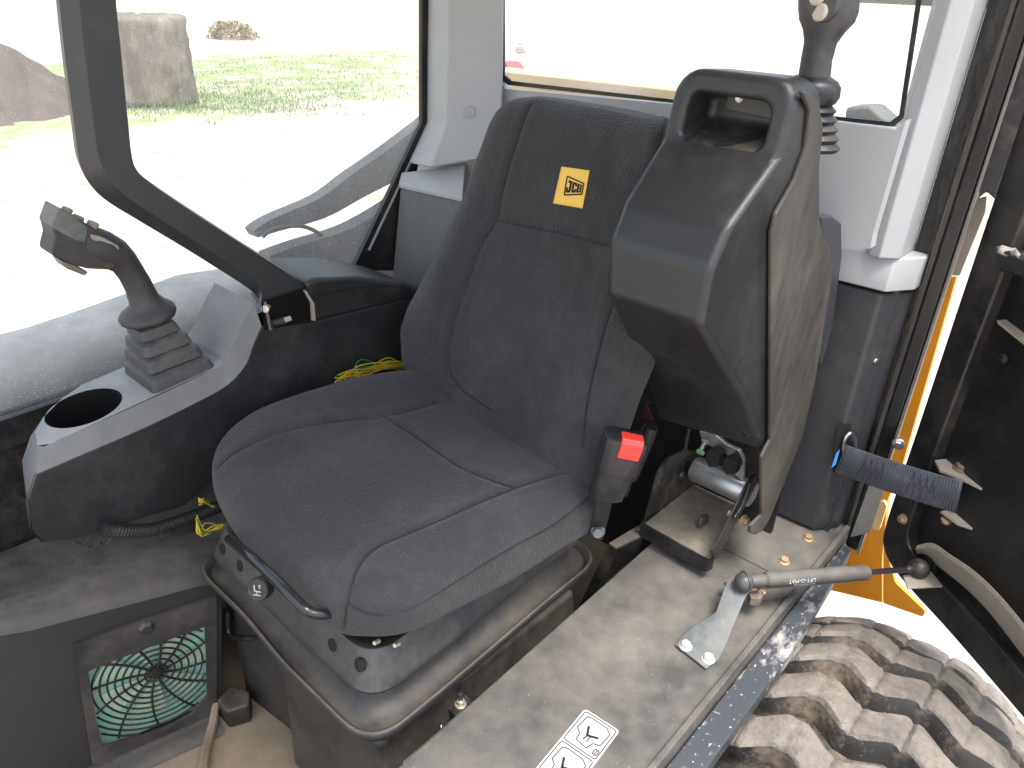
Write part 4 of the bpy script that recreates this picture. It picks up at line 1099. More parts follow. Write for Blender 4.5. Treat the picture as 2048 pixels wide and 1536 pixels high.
# ================================================================== FRONT JOYSTICK
js = thing('front_joystick', on_top(338, 740), 'black joystick with ribbed rubber boot on the console', 'joystick')
jb = on_top(340, 738); jt = PX(299, 640, jb.x-0.005)
jax = (jt-jb)
M_BOOT = mat('boot_rubber', (0.036, 0.038, 0.042), 0.55, dust=0.32, dcol=(0.20, 0.185, 0.16), dscale=9, contrast=1.2, up=0.8)
def sq(t, w, r=0.012, n=4):
    c = jb+jax*t
    pts = fillet([Vector((-w, -w, 0)), Vector((w, -w, 0)), Vector((w, w, 0)), Vector((-w, w, 0))], r, n)
    ax = jax.normalized(); a = Vector((1, 0, 0)); a = (a-ax*a.dot(ax)*0.5).normalized(); b = ax.cross(a).normalized()
    mixz = 0.45
    return [c+(a*p.x+b*p.y)*mixz+Vector((p.x, p.y, 0))*(1-mixz) for p in pts]
secs = [(-0.06, 0.068)]
lev_ = [(0.0, 0.068, 0.062), (0.28, 0.059, 0.053), (0.54, 0.050, 0.044), (0.79, 0.040, 0.034)]
for i, (t, w0, w1) in enumerate(lev_):
    secs += [(t, w0), (t+0.17, w0-0.004), (t+0.185, w1-0.004)]
    nx = lev_[i+1][1] if i < 3 else 0.026
    secs += [(t+0.22, nx-0.008)]
secs += [(1.05, 0.020)]
g = G(); g.rings([sq(t, w, min(0.014, w*0.3)) for t, w in secs])
g.make('rubber_boot', M_BOOT, js, bevel=0.0015, blim=30)
# skirt and grip
def gring(px, py, r, tilt=None, x=jb.x-0.005, flat=1.0, n=24, nx=(0, 0, 1)):
    c = PX(px, py, x); ax = Vector(nx).normalized(); a, b = frame(ax)
    a = Vector((1, 0, 0)); a = (a-ax*a.dot(ax)).normalized(); b = ax.cross(a)
    return [c+(a*math.cos(2*math.pi*i/n)*r*flat+b*math.sin(2*math.pi*i/n)*r) for i in range(n)]
M_GRIP = mat('grip_rubber', (0.030, 0.029, 0.030), 0.55, grain=0.2, dust=0.02, dcol=(0.11, 0.105, 0.095), dscale=8, contrast=0.6)
g = G()
g.rings([gring(297, 638, 0.042, nx=(0, -0.1, 1)), gring(296, 634, 0.052, nx=(0, -0.1, 1)), gring(295, 627, 0.0545, nx=(0, -.12, 1)), gring(294, 620, 0.051, nx=(0, -.14, 1)), gring(292, 613, 0.040, nx=(0, -.2, 1)), gring(288, 600, 0.0285, nx=(0, -.3, 1)),
         gring(276, 570, 0.0255, nx=(0, -.35, 1)), gring(262, 545, 0.0245, nx=(0, -.45, 1)), gring(247, 523, 0.0265, nx=(0, -.7, 1)), gring(228, 508, 0.031, nx=(0, -.9, 1)), gring(204, 497, 0.034, nx=(0, -1, .8)), gring(180, 487, 0.033, nx=(0, -1, .6)), gring(160, 480, 0.028, nx=(0, -1, .5))])
g.make('grip', M_GRIP, js, smooth=60)
xh = jb.x+0.022
hd = [PX(*p, xh) for p in [(117, 414), (150, 432), (196, 462), (240, 490), (250, 508), (226, 540), (176, 538), (140, 528), (104, 510), (103, 502), (110, 474), (104, 450)]]
G().prism(hd, (-0.058, 0, 0)).make('head', M_GRIP, js, bevel=0.010, seg=4, blim=15)
G().prism([PX(*p, xh+0.0015) for p in [(117, 414), (104, 450), (106, 456), (130, 470), (150, 480), (172, 486), (178, 455), (150, 432)]], (-0.061, 0, 0)).make('face_plate', mat('grip_plate', (0.075, 0.08, 0.084), 0.45, dust=0.15, dcol=(0.2, 0.19, 0.17)), js, bevel=0.008, seg=3, blim=15)
for p, r in [((134, 420), 0.009), ((156, 436), 0.010), ((186, 448), 0.010)]:
    c = PX(*p, xh-0.024); n = Vector((0, 0.55, 0.83)); G().lathe(c-n*0.008, c+n*0.005, [(0, r), (0.8, r), (1, r*0.75)], 18).make('button', M_BROWN, js)
ro = [PX(*p, xh+0.003) for p in [(181, 468), (205, 474), (238, 492), (240, 503), (222, 500), (183, 478)]]
G().prism(ro, (-0.045, 0, 0)).make('thumb_roller', M_BROWN, js, bevel=0.002)
tg = [PX(*p, xh-0.004) for p in [(120, 520), (132, 537), (170, 552), (178, 545), (150, 530)]]
G().prism(tg, (-0.04, 0, 0)).make('trigger', mat('trigger_grey', (0.12, 0.115, 0.10), 0.5), js, bevel=0.003)

# ================================================================== HEATER BOX WITH FAN GRILLE
hx = thing('heater_box', (-0.45, -0.1, FZ), 'dusty black heater box under the console with a fan grille', 'heater')
h0, h1 = Vector((-0.35, -0.25, 0)), Vector((-0.285, 0.01, 0)); hd_ = (h1-h0).normalized(); hn = Vector((hd_.y, -hd_.x, 0))
def HP(px, py, lift=0.0): return PL(px, py, h0+hn*lift, hn)
top = [HP(-120, 1292), HP(60, 1262), HP(150, 1238), HP(250, 1212), HP(400, 1172), HP(440, 1168)]
bot = [HP(440, 1450), HP(410, 1462), HP(200, 1545), HP(-120, 1640)]
vent_px = [(176, 1340), (230, 1318), (330, 1280), (409, 1251), (413, 1320), (414, 1392), (385, 1425), (345, 1448), (290, 1470), (206, 1490), (192, 1440)]
outl = top+bot; hol = [HP(*p) for p in vent_px]
mesh('front_face', outl+hol, tessellate_polygon([outl, hol]), M_HEAT, hx, smooth=None)
# rounded top
rows = []
for p in top:
    rows.append([p, p+Vector((-0.006, 0.004, 0.012)), p+Vector((-0.022, 0.012, 0.021)), Vector((-0.50, p.y+0.10, 0.21)), Vector((-0.655, p.y+0.16, 0.215))])
rows.append([Vector((q.x+0.02, q.y+0.16, q.z)) for q in rows[-1]])
v = [p for r_ in rows for p in r_]; f = []
for i in range(len(rows)-1):
    for j in range(4): f.append((i*5+j, (i+1)*5+j, (i+1)*5+j+1, i*5+j+1))
mesh('top_cover', v, f, M_HEAT, hx, smooth=60)
G().prism([HP(440, 1168), HP(440, 1440), HP(440, 1440)+Vector((-0.3, 0.12, 0)), HP(440, 1168)+Vector((-0.3, 0.12, 0))], (0.0, 0.004, 0)).make('end_panel', M_BLACKD, hx, smooth=None)
# raised frame round the grille
fo_ = [HP(*p, 0.002) for p in [(146, 1286), (432, 1190), (433, 1424), (420, 1436), (200, 1528), (184, 1524)]]
hol2 = [HP(*p, 0.002) for p in vent_px]
o = mesh('grille_frame', fo_+hol2, tessellate_polygon([fo_, hol2]), mat('frame_black', (0.018, 0.018, 0.02), 0.5, dust=0.22, dcol=(0.12, 0.105, 0.09), contrast=1.0), hx, smooth=None)
sm_ = o.modifiers.new('solid', 'SOLIDIFY'); sm_.thickness = 0.008; sm_.offset = 0
# turn latch
c = HP(292, 1255, 0.006); g = G().lathe(c-hn*0.004, c+hn*0.010, [(0, 0.016), (0.5, 0.016), (1, 0.013)], 6); g.make('latch_knob', M_HEAT, hx, bevel=0.003)
# fan filter behind and wire rings in front
fc = HP(314, 1350, 0); vz = Vector((0, 0, 1))
def inside(p2, poly):
    c_ = False; n_ = len(poly); j = n_-1
    for i in range(n_):
        if (poly[i][1] > p2[1]) != (poly[j][1] > p2[1]) and p2[0] < (poly[j][0]-poly[i][0])*(p2[1]-poly[i][1])/(poly[j][1]-poly[i][1])+poly[i][0]: c_ = not c_
        j = i
    return c_
vp2 = [((HP(*p)-h0).dot(hd_), HP(*p).z) for p in vent_px]
fc2 = ((fc-h0).dot(hd_), fc.z)
def H3(u, z, lift): return h0+hd_*u+hn*lift+Vector((0, 0, z))
G().prism([H3(u, z, -0.024) for u, z in [(vp2[0][0]-0.02, min(p[1] for p in vp2)-0.01), (vp2[3][0]+0.002, min(p[1] for p in vp2)-0.01), (vp2[3][0]+0.002, max(p[1] for p in vp2)+0.01), (vp2[0][0]-0.02, max(p[1] for p in vp2)+0.01)]], -hn*0.004).make('filter_mat', M_FAN, hx, smooth=None)
# pale fan blades behind the rings
for k in range(7):
    a = 2*math.pi*k/7; pts = []
    for r_, da in [(0.02, -0.2), (0.11, -0.35), (0.118, 0.25), (0.02, 0.25)]:
        pts.append(H3(fc2[0]+r_*math.cos(a+da), fc2[1]+r_*math.sin(a+da), -0.018+0.004*(da > 0)))
    G().prism(pts, hn*0.0015).make('fan_blade', mat('fan_blade', (0.46, 0.62, 0.48), 0.5, dust=0.12, dcol=(0.42, 0.36, 0.26), dscale=16, contrast=1.4), hx, smooth=None)
def wire(pts, name, r=0.0022):
    run = []
    runs = []
    for u, z in pts:
        if inside((u, z), vp2): run.append(H3(u, z, -0.006))
        else:
            if len(run) > 2: runs.append(run)
            run = []
    if len(run) > 2: runs.append(run)
    for q_ in runs: G().tube(q_, r, 6, smooth=False).make(name, M_BLACK, hx)
for r_ in [0.022, 0.036, 0.050, 0.064, 0.078, 0.092, 0.106, 0.120, 0.134, 0.148, 0.162, 0.176]:
    wire([(fc2[0]+r_*math.cos(a), fc2[1]+r_*math.sin(a)) for a in [2*math.pi*i/90 for i in range(91)]], 'grille_ring')
for k in range(12):
    a = 2*math.pi*k/12+0.1
    wire([(fc2[0]+r_*math.cos(a+0.25*r_/0.13), fc2[1]+r_*math.sin(a+0.25*r_/0.13)) for r_ in [0.012+0.19*i/50 for i in range(51)]], 'grille_spoke', 0.0026)
G().lathe(H3(*fc2, -0.012), H3(*fc2, -0.002), [(0, 0.014), (0.8, 0.014), (1, 0.010)], 20).make('grille_hub', M_BLACK, hx)
# flange at the foot of the box
lo_h = [HP(*p) for p in [(-120, 1640), (60, 1590), (200, 1540), (300, 1502), (410, 1460), (440, 1448)]]
lo_h = spline(lo_h, 5)
for off, zz, hh in ((0.020, 0.0, 0.022), (0.050, 0.0, 0.012)):
    g = G(); g.rings([[Vector((p.x-0.05, p.y, FZ+zz+hh*0.0)), Vector((p.x, p.y, p.z*0.0+FZ+zz+hh)), p*0+Vector((p.x, p.y, FZ+zz+hh))+hn*off*0.6, p*0+Vector((p.x, p.y, FZ+zz+hh*0.5))+hn*off, Vector((p.x, p.y, FZ))+hn*(off+0.004), Vector((p.x-0.05, p.y, FZ))] for p in lo_h])
    g.make('foot_moulding', M_HEAT, hx, smooth=50)
rz_ = G().prism([(-0.30, 0.045, FZ), (-0.055, 0.075, FZ), (-0.055, 0.09, FZ), (-0.30, 0.06, FZ)], (0, 0, 0.30)).make('floor_riser', M_BLACKD, smooth=None)
tag(rz_, 'dark dusty metal bulkhead between heater box and seat pedestal', 'bulkhead')
# ---- pedal and rag on the floor
pd = thing('floor_pedal', PZ(470, 1400, FZ), 'small dusty grey pedal block on the floor beside the seat pedestal', 'pedal')
g = G().prism([PZ(*p, FZ+0.06) for p in [(432, 1398), (462, 1368), (500, 1382), (498, 1410), (452, 1424)]], (0, 0, -0.055)); g.make('pedal_pad', M_BLACKD, pd, bevel=0.006, seg=3)
G().tube([PZ(432, 1405, FZ+0.05), PZ(425, 1450, FZ+0.02), PZ(412, 1500, FZ+0.012), PZ(404, 1540, FZ+0.012)], lambda t: 0.008+0.006*t, 8).make('pedal_arm', mat('dusty_brown', (0.16, 0.12, 0.08), 0.8, dust=0.4), pd)
tie = thing('red_string', PZ(620, 1490, FZ), 'frayed red plastic string on the floor by the pedestal', 'string')
g = G()
for i in range(5):
    r_ = random.Random(i); g.tube([PZ(598+r_.uniform(-3, 3), 1466+r_.uniform(-3, 3), FZ+0.03), PZ(612+r_.uniform(-6, 6), 1480+r_.uniform(-4, 4), FZ+0.025), PZ(622+r_.uniform(-6, 6), 1500+r_.uniform(-4, 4), FZ+0.02), PZ(634+r_.uniform(-8, 8), 1530+r_.uniform(-4, 4), FZ+0.01)], 0.0022, 5)
g.make('strands', mat('faded_red', (0.42, 0.10, 0.05), 0.7), tie)

# ---- corrugated hose, connector and wires under the console
hs2 = thing('corrugated_hose', PX(300, 1060, -0.40), 'black corrugated hose under the console', 'hose')
hp_ = spline([PX(*p, -0.38) for p in [(205, 1058), (260, 1062), (310, 1058), (360, 1042), (400, 1028), (440, 1012)]], 90)
n_ = len(hp_)
G().tube(hp_, lambda t: 0.0128+0.0016*math.sin(t*2*math.pi*48), 14, smooth=False).make('hose_body', mat('hose_black', (0.015, 0.015, 0.016), 0.4), hs2, smooth=80)
G().prism([PX(*p, -0.37) for p in [(318, 1062), (392, 1044), (396, 1062), (324, 1080)]], (-0.02, 0, 0)).make('connector', M_BLACK, hs2, bevel=0.004)
def bundle(name, label, ctr, spread, n, mt, seed, x, lim):
    t_ = thing(name, PX(*ctr[0], x), label, 'wires'); rn_ = random.Random(seed)
    for i in range(n):
        pts = [PX(p[0]+rn_.gauss(0, spread), p[1]+rn_.gauss(0, spread), x+rn_.gauss(0, 0.004)) for p in ctr]
        G().tube(pts, 0.0014, 6, steps=5).make('wire', mt if i % 6 else M_WIREG, t_)
bundle('yellow_wires', 'loop of yellow wires beside the front corner of the seat tray', [(396, 1040), (402, 1068), (420, 1062), (448, 1052), (470, 1058)], 4.5, 9, M_WIRE, 3, -0.31, None)
bundle('yellow_wire_tuft', 'short yellow wires rising from the hose end', [(398, 1008), (402, 1000), (410, 1004), (424, 1014)], 3.5, 5, M_WIRE, 4, -0.33, None)
bundle('yellow_wire_loom', 'yellow wire loom behind the seat cushion', [(676, 762), (700, 746), (730, 738), (780, 730), (820, 735)], 6, 18, M_WIRE, 5, -0.385, None)

# ================================================================== CONTROL POD BESIDE THE SEAT
pod = thing('control_pod', (0.42, 0.75, SZ), 'tall angular black control pod with a hooded tray beside the backrest', 'control pod')
X0, X1 = 0.326, 0.498
def YZ(px, py, x=X1): p = PX(px, py, x); return (p.y, p.z)
def pod_shell():
    N_ = YZ(1424, 541); M_ = YZ(1402, 655); U_ = YZ(1492, 800); B_ = YZ(1522, 900)
    K_ = (N_[0]+0.030, N_[1]+0.052)
    A_ = (0.562, 1.112); yT, zT = 0.582, 1.214
    xl, xr = 0.313, 0.502
    yr = 0.672
    V = []; F = []; idx = {}
    def vt(n, p): idx[n] = len(V); V.append(Vector(p)); return n
    low = [('A', A_), ('K', K_), ('N', N_), ('M', M_), ('U', U_), ('B', B_), ('Bb', (B_[0]+0.05, B_[1])), ('Rb', (0.80, 0.62)), ('Ar', (yr+0.02, A_[1]))]
    for side in 'RL':
        for n, (y, z) in low:
            x = X1 if side == 'R' else X0
            if n in ('A', 'Ar'): x = xr if side == 'R' else xl
            if n == 'U' and side == 'L': x = 0.278
            if n in ('B', 'Bb', 'Rb') and side == 'L': x = 0.268; z = z-0.03*(n != 'Rb')
            if n == 'M' and side == 'L': x = 0.335
            vt(n+side, (x, y, z))
    def ring(x0, x1, z0, z1, r, yf, n=5):       # inverted U from lower left to lower right
        c = []
        for cx, cz, a0 in ((x0+r, z1-r, math.pi), (x1-r, z1-r, math.pi/2)):
            for k in range(n+1):
                a = a0-(math.pi/2)*k/n; c.append((cx+r*math.cos(a), yf(cz+r*math.sin(a)), cz+r*math.sin(a)))
        return c
    yf = lambda z: A_[0]+(yT-A_[0])*(z-A_[1])/(zT-A_[1])
    yrr = lambda z: yr+0.02*(1-(z-A_[1])/(zT-A_[1]))
    O = [vt('O%d' % i, p) for i, p in enumerate(ring(xl, xr, A_[1], zT, 0.040, yf))]
    Q = [vt('Q%d' % i, p) for i, p in enumerate(ring(xl, xr, A_[1], zT-0.004, 0.040, yrr))]
    t_ = 0.029
    I = [vt('I%d' % i, p) for i, p in enumerate(ring(xl+t_, xr-t_-0.002, A_[1], zT-0.033, 0.020, lambda z: yf(z)-0.001))]
    J = [vt('J%d' % i, p) for i, p in enumerate(ring(xl+t_+0.003, xr-t_-0.005, A_[1], zT-0.036, 0.018, lambda z: A_[0]+0.078))]
    vt('iAL', (xl+t_, A_[0], A_[1])); vt('iAR', (xr-t_-0.002, A_[0], A_[1]))
    vt('rbL', (xl+t_+0.003, A_[0]+0.078, A_[1]+0.026)); vt('rbR', (xr-t_-0.005, A_[0]+0.078, A_[1]+0.026))
    def fc(*n): F.append(tuple(idx[q] for q in n))
    O = ['AL']+O+['AR']; Q = ['ArL']+Q+['ArR']; I = ['iAL']+I+['iAR']; J = ['rbL']+J+['rbR']
    for k in range(len(O)-1):
        fc(O[k], O[k+1], I[k+1], I[k]); fc(O[k], Q[k], Q[k+1], O[k+1]); fc(I[k], I[k+1], J[k+1], J[k])
    fc(*J); fc(*Q); fc('iAL', 'iAR', 'rbR', 'rbL')
    names = [n for n, _ in low]
    fc(*[n+'R' for n in names]); fc(*[n+'L' for n in names][::-1])
    fc('AL', 'iAL', 'iAR', 'AR', 'KR', 'KL')
    for a, b in zip(names[1:-1], names[2:]): fc(a+'R', a+'L', b+'L', b+'R')
    o = mesh('shell', V, F, M_POD, pod, bevel=0.0125, seg=5, blim=21)
    idx['rtR'] = idx[J[-2]]; idx['rtL'] = idx[J[1]]
    V.append(Vector((V[idx['rbR']].x, V[idx['rbR']].y, zT-0.037))); idx['rtR'] = len(V)-1
    return V, idx
PV, PI_ = pod_shell()
# settled dust, grip slot and plug plate inside the hood
q0, q1, q2, q3 = [PV[PI_[n]] for n in ('iAL', 'iAR', 'rbR', 'rbL')]
tn = (q1-q0).cross(q3-q0).normalized(); tn = tn if tn.z > 0 else -tn
def tray(u, v_, h=0.001): return (q0*(1-u)+q1*u)*(1-v_)+(q3*(1-u)+q2*u)*v_+tn*h
sl_ = [tray(0.42, 0.02), tray(0.50, 0.30), tray(0.66, 0.66), tray(0.84, 0.74), tray(0.80, 0.45), tray(0.62, 0.15)]
G().prism(fillet(sl_, 0.01), tn*0.0012).make('tray_slot', M_INK, pod, smooth=None)
G().prism([tray(*p, 0.0004) for p in [(0.02, 0.08), (0.4, 0.0), (0.98, 0.06), (0.98, 0.97), (0.02, 0.97)]], tn*0.0006).make('settled_dust', M_TRAYDUST, pod, smooth=None)
z0_, z1_ = PV[PI_['rbL']], PV[PI_['rtR']]
yb_ = z0_.y-0.006
G().prism(fillet([Vector((z0_.x+0.028, yb_, z0_.z+0.018)), Vector((z1_.x+0.002, yb_, z0_.z+0.012)), Vector((z1_.x+0.002, yb_, z1_.z)), Vector((z0_.x+0.028, yb_, z1_.z))], 0.006), (0, 0.004, 0)).make('back_plate', mat('plate_grey', (0.045, 0.05, 0.05), 0.45), pod, bevel=0.0015)
c = Vector((z0_.x+0.048, yb_, z0_.z+0.036)); bolt('cap_screw', c, (0, -1, 0), 0.0048, M_STEEL, pod)
c = Vector((z1_.x-0.012, yb_, z0_.z+0.035)); G().cyl(c+Vector((0, -0.002, 0)), c, 0.006, None, 12).make('screw_hole', M_INK, pod)
# flange below the undercut with two plug holes
fl = [PL(*p, PV[PI_['BR']], (0, -1, -0.55)) for p in [(1292, 790), (1300, 806), (1305, 838), (1365, 858), (1440, 885), (1522, 908), (1524, 880), (1490, 800)]]
def FP(px, py, h=0.0): return PL(px, py, PV[PI_['UR']]+un*h, un)
e_a = PV[PI_['BR']]-PV[PI_['UR']]; un = e_a.cross(Vector((1, 0, 0))).normalized(); un = un if un.dot(CAM-PV[PI_['UR']]) > 0 else -un
for p in [(1309, 810), (1489, 866)]:
    c = FP(*p, 0.0006); G().lathe(c, c+un*0.0022, [(0, 0.0105), (0.7, 0.0105), (1, 0.0085)], 22).make('plug', mat('plug', (0.028, 0.029, 0.032), 0.3), pod)
    G().lathe(c+un*0.0021, c+un*0.0026, [(0, 0.0068), (1, 0.0068)], 20).make('plug_hollow', M_INK, pod)
rr0 = [FP(1292, 806), FP(1286, 832), FP(1296, 842), FP(1306, 842)]
G().prism(rr0, -un*0.004).make('red_corner', mat('dark_red', (0.08, 0.02, 0.018), 0.4), pod, smooth=None)
# dusty side panel
sd_px = [(1604, 182), (1620, 222), (1612, 297), (1591, 360), (1553, 428), (1544, 466), (1542, 700), (1541, 880), (1524, 915), (1524, 1030), (1502, 1052), (1500, 1066), (1512, 1070), (1524, 1064), (1541, 1036), (1605, 876), (1632, 760), (1664, 560), (1661, 497), (1646, 474), (1640, 440), (1640, 330), (1648, 254), (1638, 205), (1622, 184)]
sdv = [PX(*p, X1+0.0105) for p in sd_px]
G().prism(sdv, (-0.0075, 0, 0)).make('side_panel', M_PODDUST, pod, bevel=0.003, blim=40)
# rear cover of the pod
rc_px = [(1641, 430), (1668, 432), (1685, 446), (1686, 510), (1667, 650), (1642, 740), (1636, 700)]
G().prism([PX(*p, X1-0.008) for p in rc_px], (-0.13, 0, 0)).make('rear_cover', M_TRIMDK, pod, bevel=0.006)
G().box((X0+0.0, 0.985, SZ+0.004), (X1-0.012, 0.995, 0.70)).make('inner_back', M_BLACK, pod, smooth=None)

# ---- lever behind the pod
rj = thing('rear_joystick', PY(1640, 260, 0.74), 'black joystick handle with pale buttons standing behind the control pod', 'joystick')
YJ = 0.74
def rring(px, py, r, fl=1.0, y=YJ, n=26):
    c = PY(px, py, y); return [c+Vector((math.cos(2*math.pi*i/n)*r, math.sin(2*math.pi*i/n)*r*fl, 0)) for i in range(n)]
M_GRIP2 = mat('grip_grey', (0.034, 0.036, 0.040), 0.42, grain=0.2, dust=0.1, dcol=(0.15, 0.14, 0.13), contrast=0.8)
g = G(); g.rings([rring(1628, 158, 0.0235), rring(1633, 120, 0.0225), rring(1641, 85, 0.0235), rring(1648, 62, 0.030), rring(1653, 42, 0.040, 0.8), rring(1656, 20, 0.0435, 0.75), rring(1658, -20, 0.044, 0.75), rring(1660, -70, 0.036, 0.7)])
g.make('grip', M_GRIP2, rj, smooth=60)
c = PY(1640, 24, YJ-0.034); nn_ = Vector((-0.25, -0.95, 0.1)).normalized()
G().lathe(c-nn_*0.004, c+nn_*0.004, [(0, 0.0125), (0.7, 0.0125), (1, 0.010)], 22).make('button', M_BEIGE, rj)
c = PY(1634, -8, YJ-0.035); G().lathe(c-nn_*0.004, c+nn_*0.004, [(0, 0.0125), (0.7, 0.0125), (1, 0.010)], 22).make('button', M_BEIGE, rj)
fp_ = [PY(*p, YJ-0.036) for p in [(1606, -30), (1612, 20), (1630, 44), (1650, 46), (1672, 20), (1676, -30)]]
G().prism(fillet(fp_, 0.01), (0.004, 0.012, 0)).make('button_plate', M_GRIP2, rj, bevel=0.003)
g = G(); g.rings([rring(1624, 204, 0.034), rring(1625, 190, 0.040), rring(1625, 172, 0.0415), rring(1625, 160, 0.037), rring(1627, 152, 0.026)])
g.make('collar', M_BLACK, rj, smooth=50)
g = G(); secs = []
for i in range(6):
    t = i/6
    secs += [(1622+4*t, 200+110*t, 0.036+0.006*t), (1622+4*t, 208+110*t, 0.031+0.006*t)]
g.rings([rring(x_, y_, r_, 1.0) for x_, y_, r_ in secs])
g.make('boot', M_BLACK, rj, smooth=30)

# ================================================================== POD BASE BRACKET
br = thing('pod_bracket', PZ(1360, 1050, SZ), 'black steel bracket with a dusty tray plate under the control pod', 'bracket')
BZ = 0.255
tp_ = [PZ(*p, BZ) for p in [(1289, 1046), (1388, 968), (1480, 1010), (1470, 1030), (1432, 1112), (1418, 1120)]]
G().prism(tp_, (0, 0, -0.006)).make('tray_plate', M_PLATE, br, bevel=0.0015)
lip = [PZ(*p, BZ+0.002) for p in [(1284, 1047), (1340, 1075), (1418, 1118), (1430, 1113)]]
g = G()
for a, b in zip(lip[:-1], lip[1:]):
    s_ = Vector((0, -0.005, 0)); g.prism([a, b, b+s_, a+s_], (0, 0, -0.034))
g.make('front_lip', M_BLACK, br, bevel=0.002)
# left cheek plate
xl = tp_[0].x-0.004
ck = [PX(*p, xl) for p in [(1276, 1062), (1290, 1045), (1318, 945), (1338, 915), (1372, 900), (1400, 905), (1400, 985), (1290, 1075)]]
G().prism(fillet(ck, 0.006), (-0.006, 0, 0)).make('cheek_plate', mat('cheek', (0.02, 0.02, 0.019), 0.4, dust=0.25, dcol=(0.13, 0.11, 0.09), dscale=10), br, bevel=0.002)
wing = [PZ(*p, BZ-0.03) for p in [(1218, 1086), (1275, 1052), (1285, 1056), (1282, 1072), (1232, 1096)]]
G().prism(wing, (0, 0, -0.006)).make('wing_plate', M_PLATE, br, smooth=None)
wf = [PZ(*p, BZ-0.034) for p in [(1218, 1088), (1285, 1068), (1420, 1130)]]
g = G()
g.prism([wf[0], wf[1], wf[1]+Vector((0, 0, -0.06)), wf[0]+Vector((-0.01, 0, -0.13))], (0, 0.005, 0))
g.make('wing_web', M_BLACK, br, smooth=None)
G().prism([wf[0], wf[0]+Vector((0.02, 0, 0)), wf[0]+Vector((0.0, -0.05, -0.25)), wf[0]+Vector((-0.05, -0.05, -0.25))], (0, 0.01, 0)).make('support_leg', M_BLACK, br, smooth=None)
# right cheek
xr = tp_[4].x+0.003
ckr = [PX(*p, xr) for p in [(1426, 1117), (1440, 1100), (1500, 985), (1512, 962), (1508, 945), (1496, 955), (1470, 1005), (1430, 1085), (1418, 1098)]]
G().prism(ckr, (0.005, 0, 0)).make('cheek_plate', M_BLACK, br, bevel=0.002)
G().tube([PX(1500, 965, xr+0.008), PX(1484, 1010, xr+0.008), PX(1468, 1035, xr+0.008)], 0.004, 8).make('edge_seal', M_BLACK, br)
tb = [PZ(*p, BZ) for p in [(1388, 1052), (1396, 1058)]]
tabc = PZ(1392, 1056, BZ); tabd = (PZ(1412, 1040, BZ)-PZ(1388, 1056, BZ)).normalized()
G().prism(fillet([tabc, tabc+tabd*0.036, tabc+tabd*0.036+Vector((0, 0, 0.026)), tabc+tabd*0.004+Vector((0, 0, 0.030))], [0, 0, 0.01, 0.01]), Vector((tabd.y, -tabd.x, 0))*0.008).make('stop_tab', mat('tab_grey', (0.04, 0.043, 0.042), 0.5, dust=0.2), br, bevel=0.0015)
bolt('tray_bolt', PX(1487, 1040, xr+0.012), (1, -0.2, 0.1), 0.0095, M_BOLTG, br, h=0.010)
bolt('tray_bolt', PX(1462, 1028, xr-0.006), (-1, -0.2, 0.1), 0.007, M_BOLTG, br, h=0.006)
cy0, cy1 = PY(1388, 938, 0.925), PY(1506, 988, 0.925)
cy1.z = cy0.z = (cy0.z+cy1.z)/2
G().lathe(cy0, cy1, [(0, 0.028), (0.02, 0.030), (0.98, 0.030), (1, 0.028)], 36).make('pivot_tube', M_TUBE, br, smooth=40)
# cam plate hugging the tube, rubber stops, stop bolt
yc_ = 0.915
cpv = [PY(*p, yc_) for p in [(1398, 862), (1430, 868), (1452, 888), (1478, 900), (1488, 920), (1486, 965), (1468, 950), (1465, 915), (1440, 905), (1402, 882)]]
G().prism(cpv, (0, 0.012, 0)).make('cam_plate', M_TUBE, br, bevel=0.003)
for p in [(1424, 918), (1458, 933)]:
    c = PY(*p, 0.878); G().prism([c+Vector((a, 0, b)) for a, b in [(-0.016, 0.012), (0.0, 0.024), (0.016, 0.016), (0.016, -0.014), (-0.002, -0.024), (-0.016, -0.012)]], (0, 0.026, 0)).make('rubber_stop', mat('stop_rubber', (0.022, 0.021, 0.02), 0.8), br, bevel=0.002)
sb0, sb1 = PY(1412, 882, 0.905), PY(1402, 902, 0.885)
G().cyl(sb0, sb1, 0.0055, None, 14).make('stop_bolt', M_STEEL, br)
bolt('stop_bolt_nut', sb0, (sb1-sb0), 0.010, M_BOLT, br, h=0.006, washer=False)
bolt('stop_bolt_head', sb1, (sb1-sb0), 0.0105, M_GREENP, br, h=0.007, washer=False)
# thin push rod with ball joint
pr = thing('push_rod', PY(1362, 950, 0.90), 'thin steel push rod with a ball joint beside the pivot tube', 'rod')
G().tube([PY(1378, 860, 0.90), PY(1364, 930, 0.90)], 0.0042, 12, smooth=False).make('rod', M_BLACKD, pr)
G().lathe(PY(1365, 920, 0.90), PY(1361, 942, 0.90), [(0, 0.007), (0.2, 0.0085), (0.8, 0.0085), (1, 0.0075)], 14).make('rod_end', M_BLACK, pr)
G().ball(PY(1360, 948, 0.90), 0.0135, 16).make('ball_joint', mat('ball', (0.05, 0.05, 0.055), 0.3), pr)
bolt('joint_nut', PY(1344, 943, 0.898), (-1, -0.3, 0), 0.008, M_STEEL, pr)

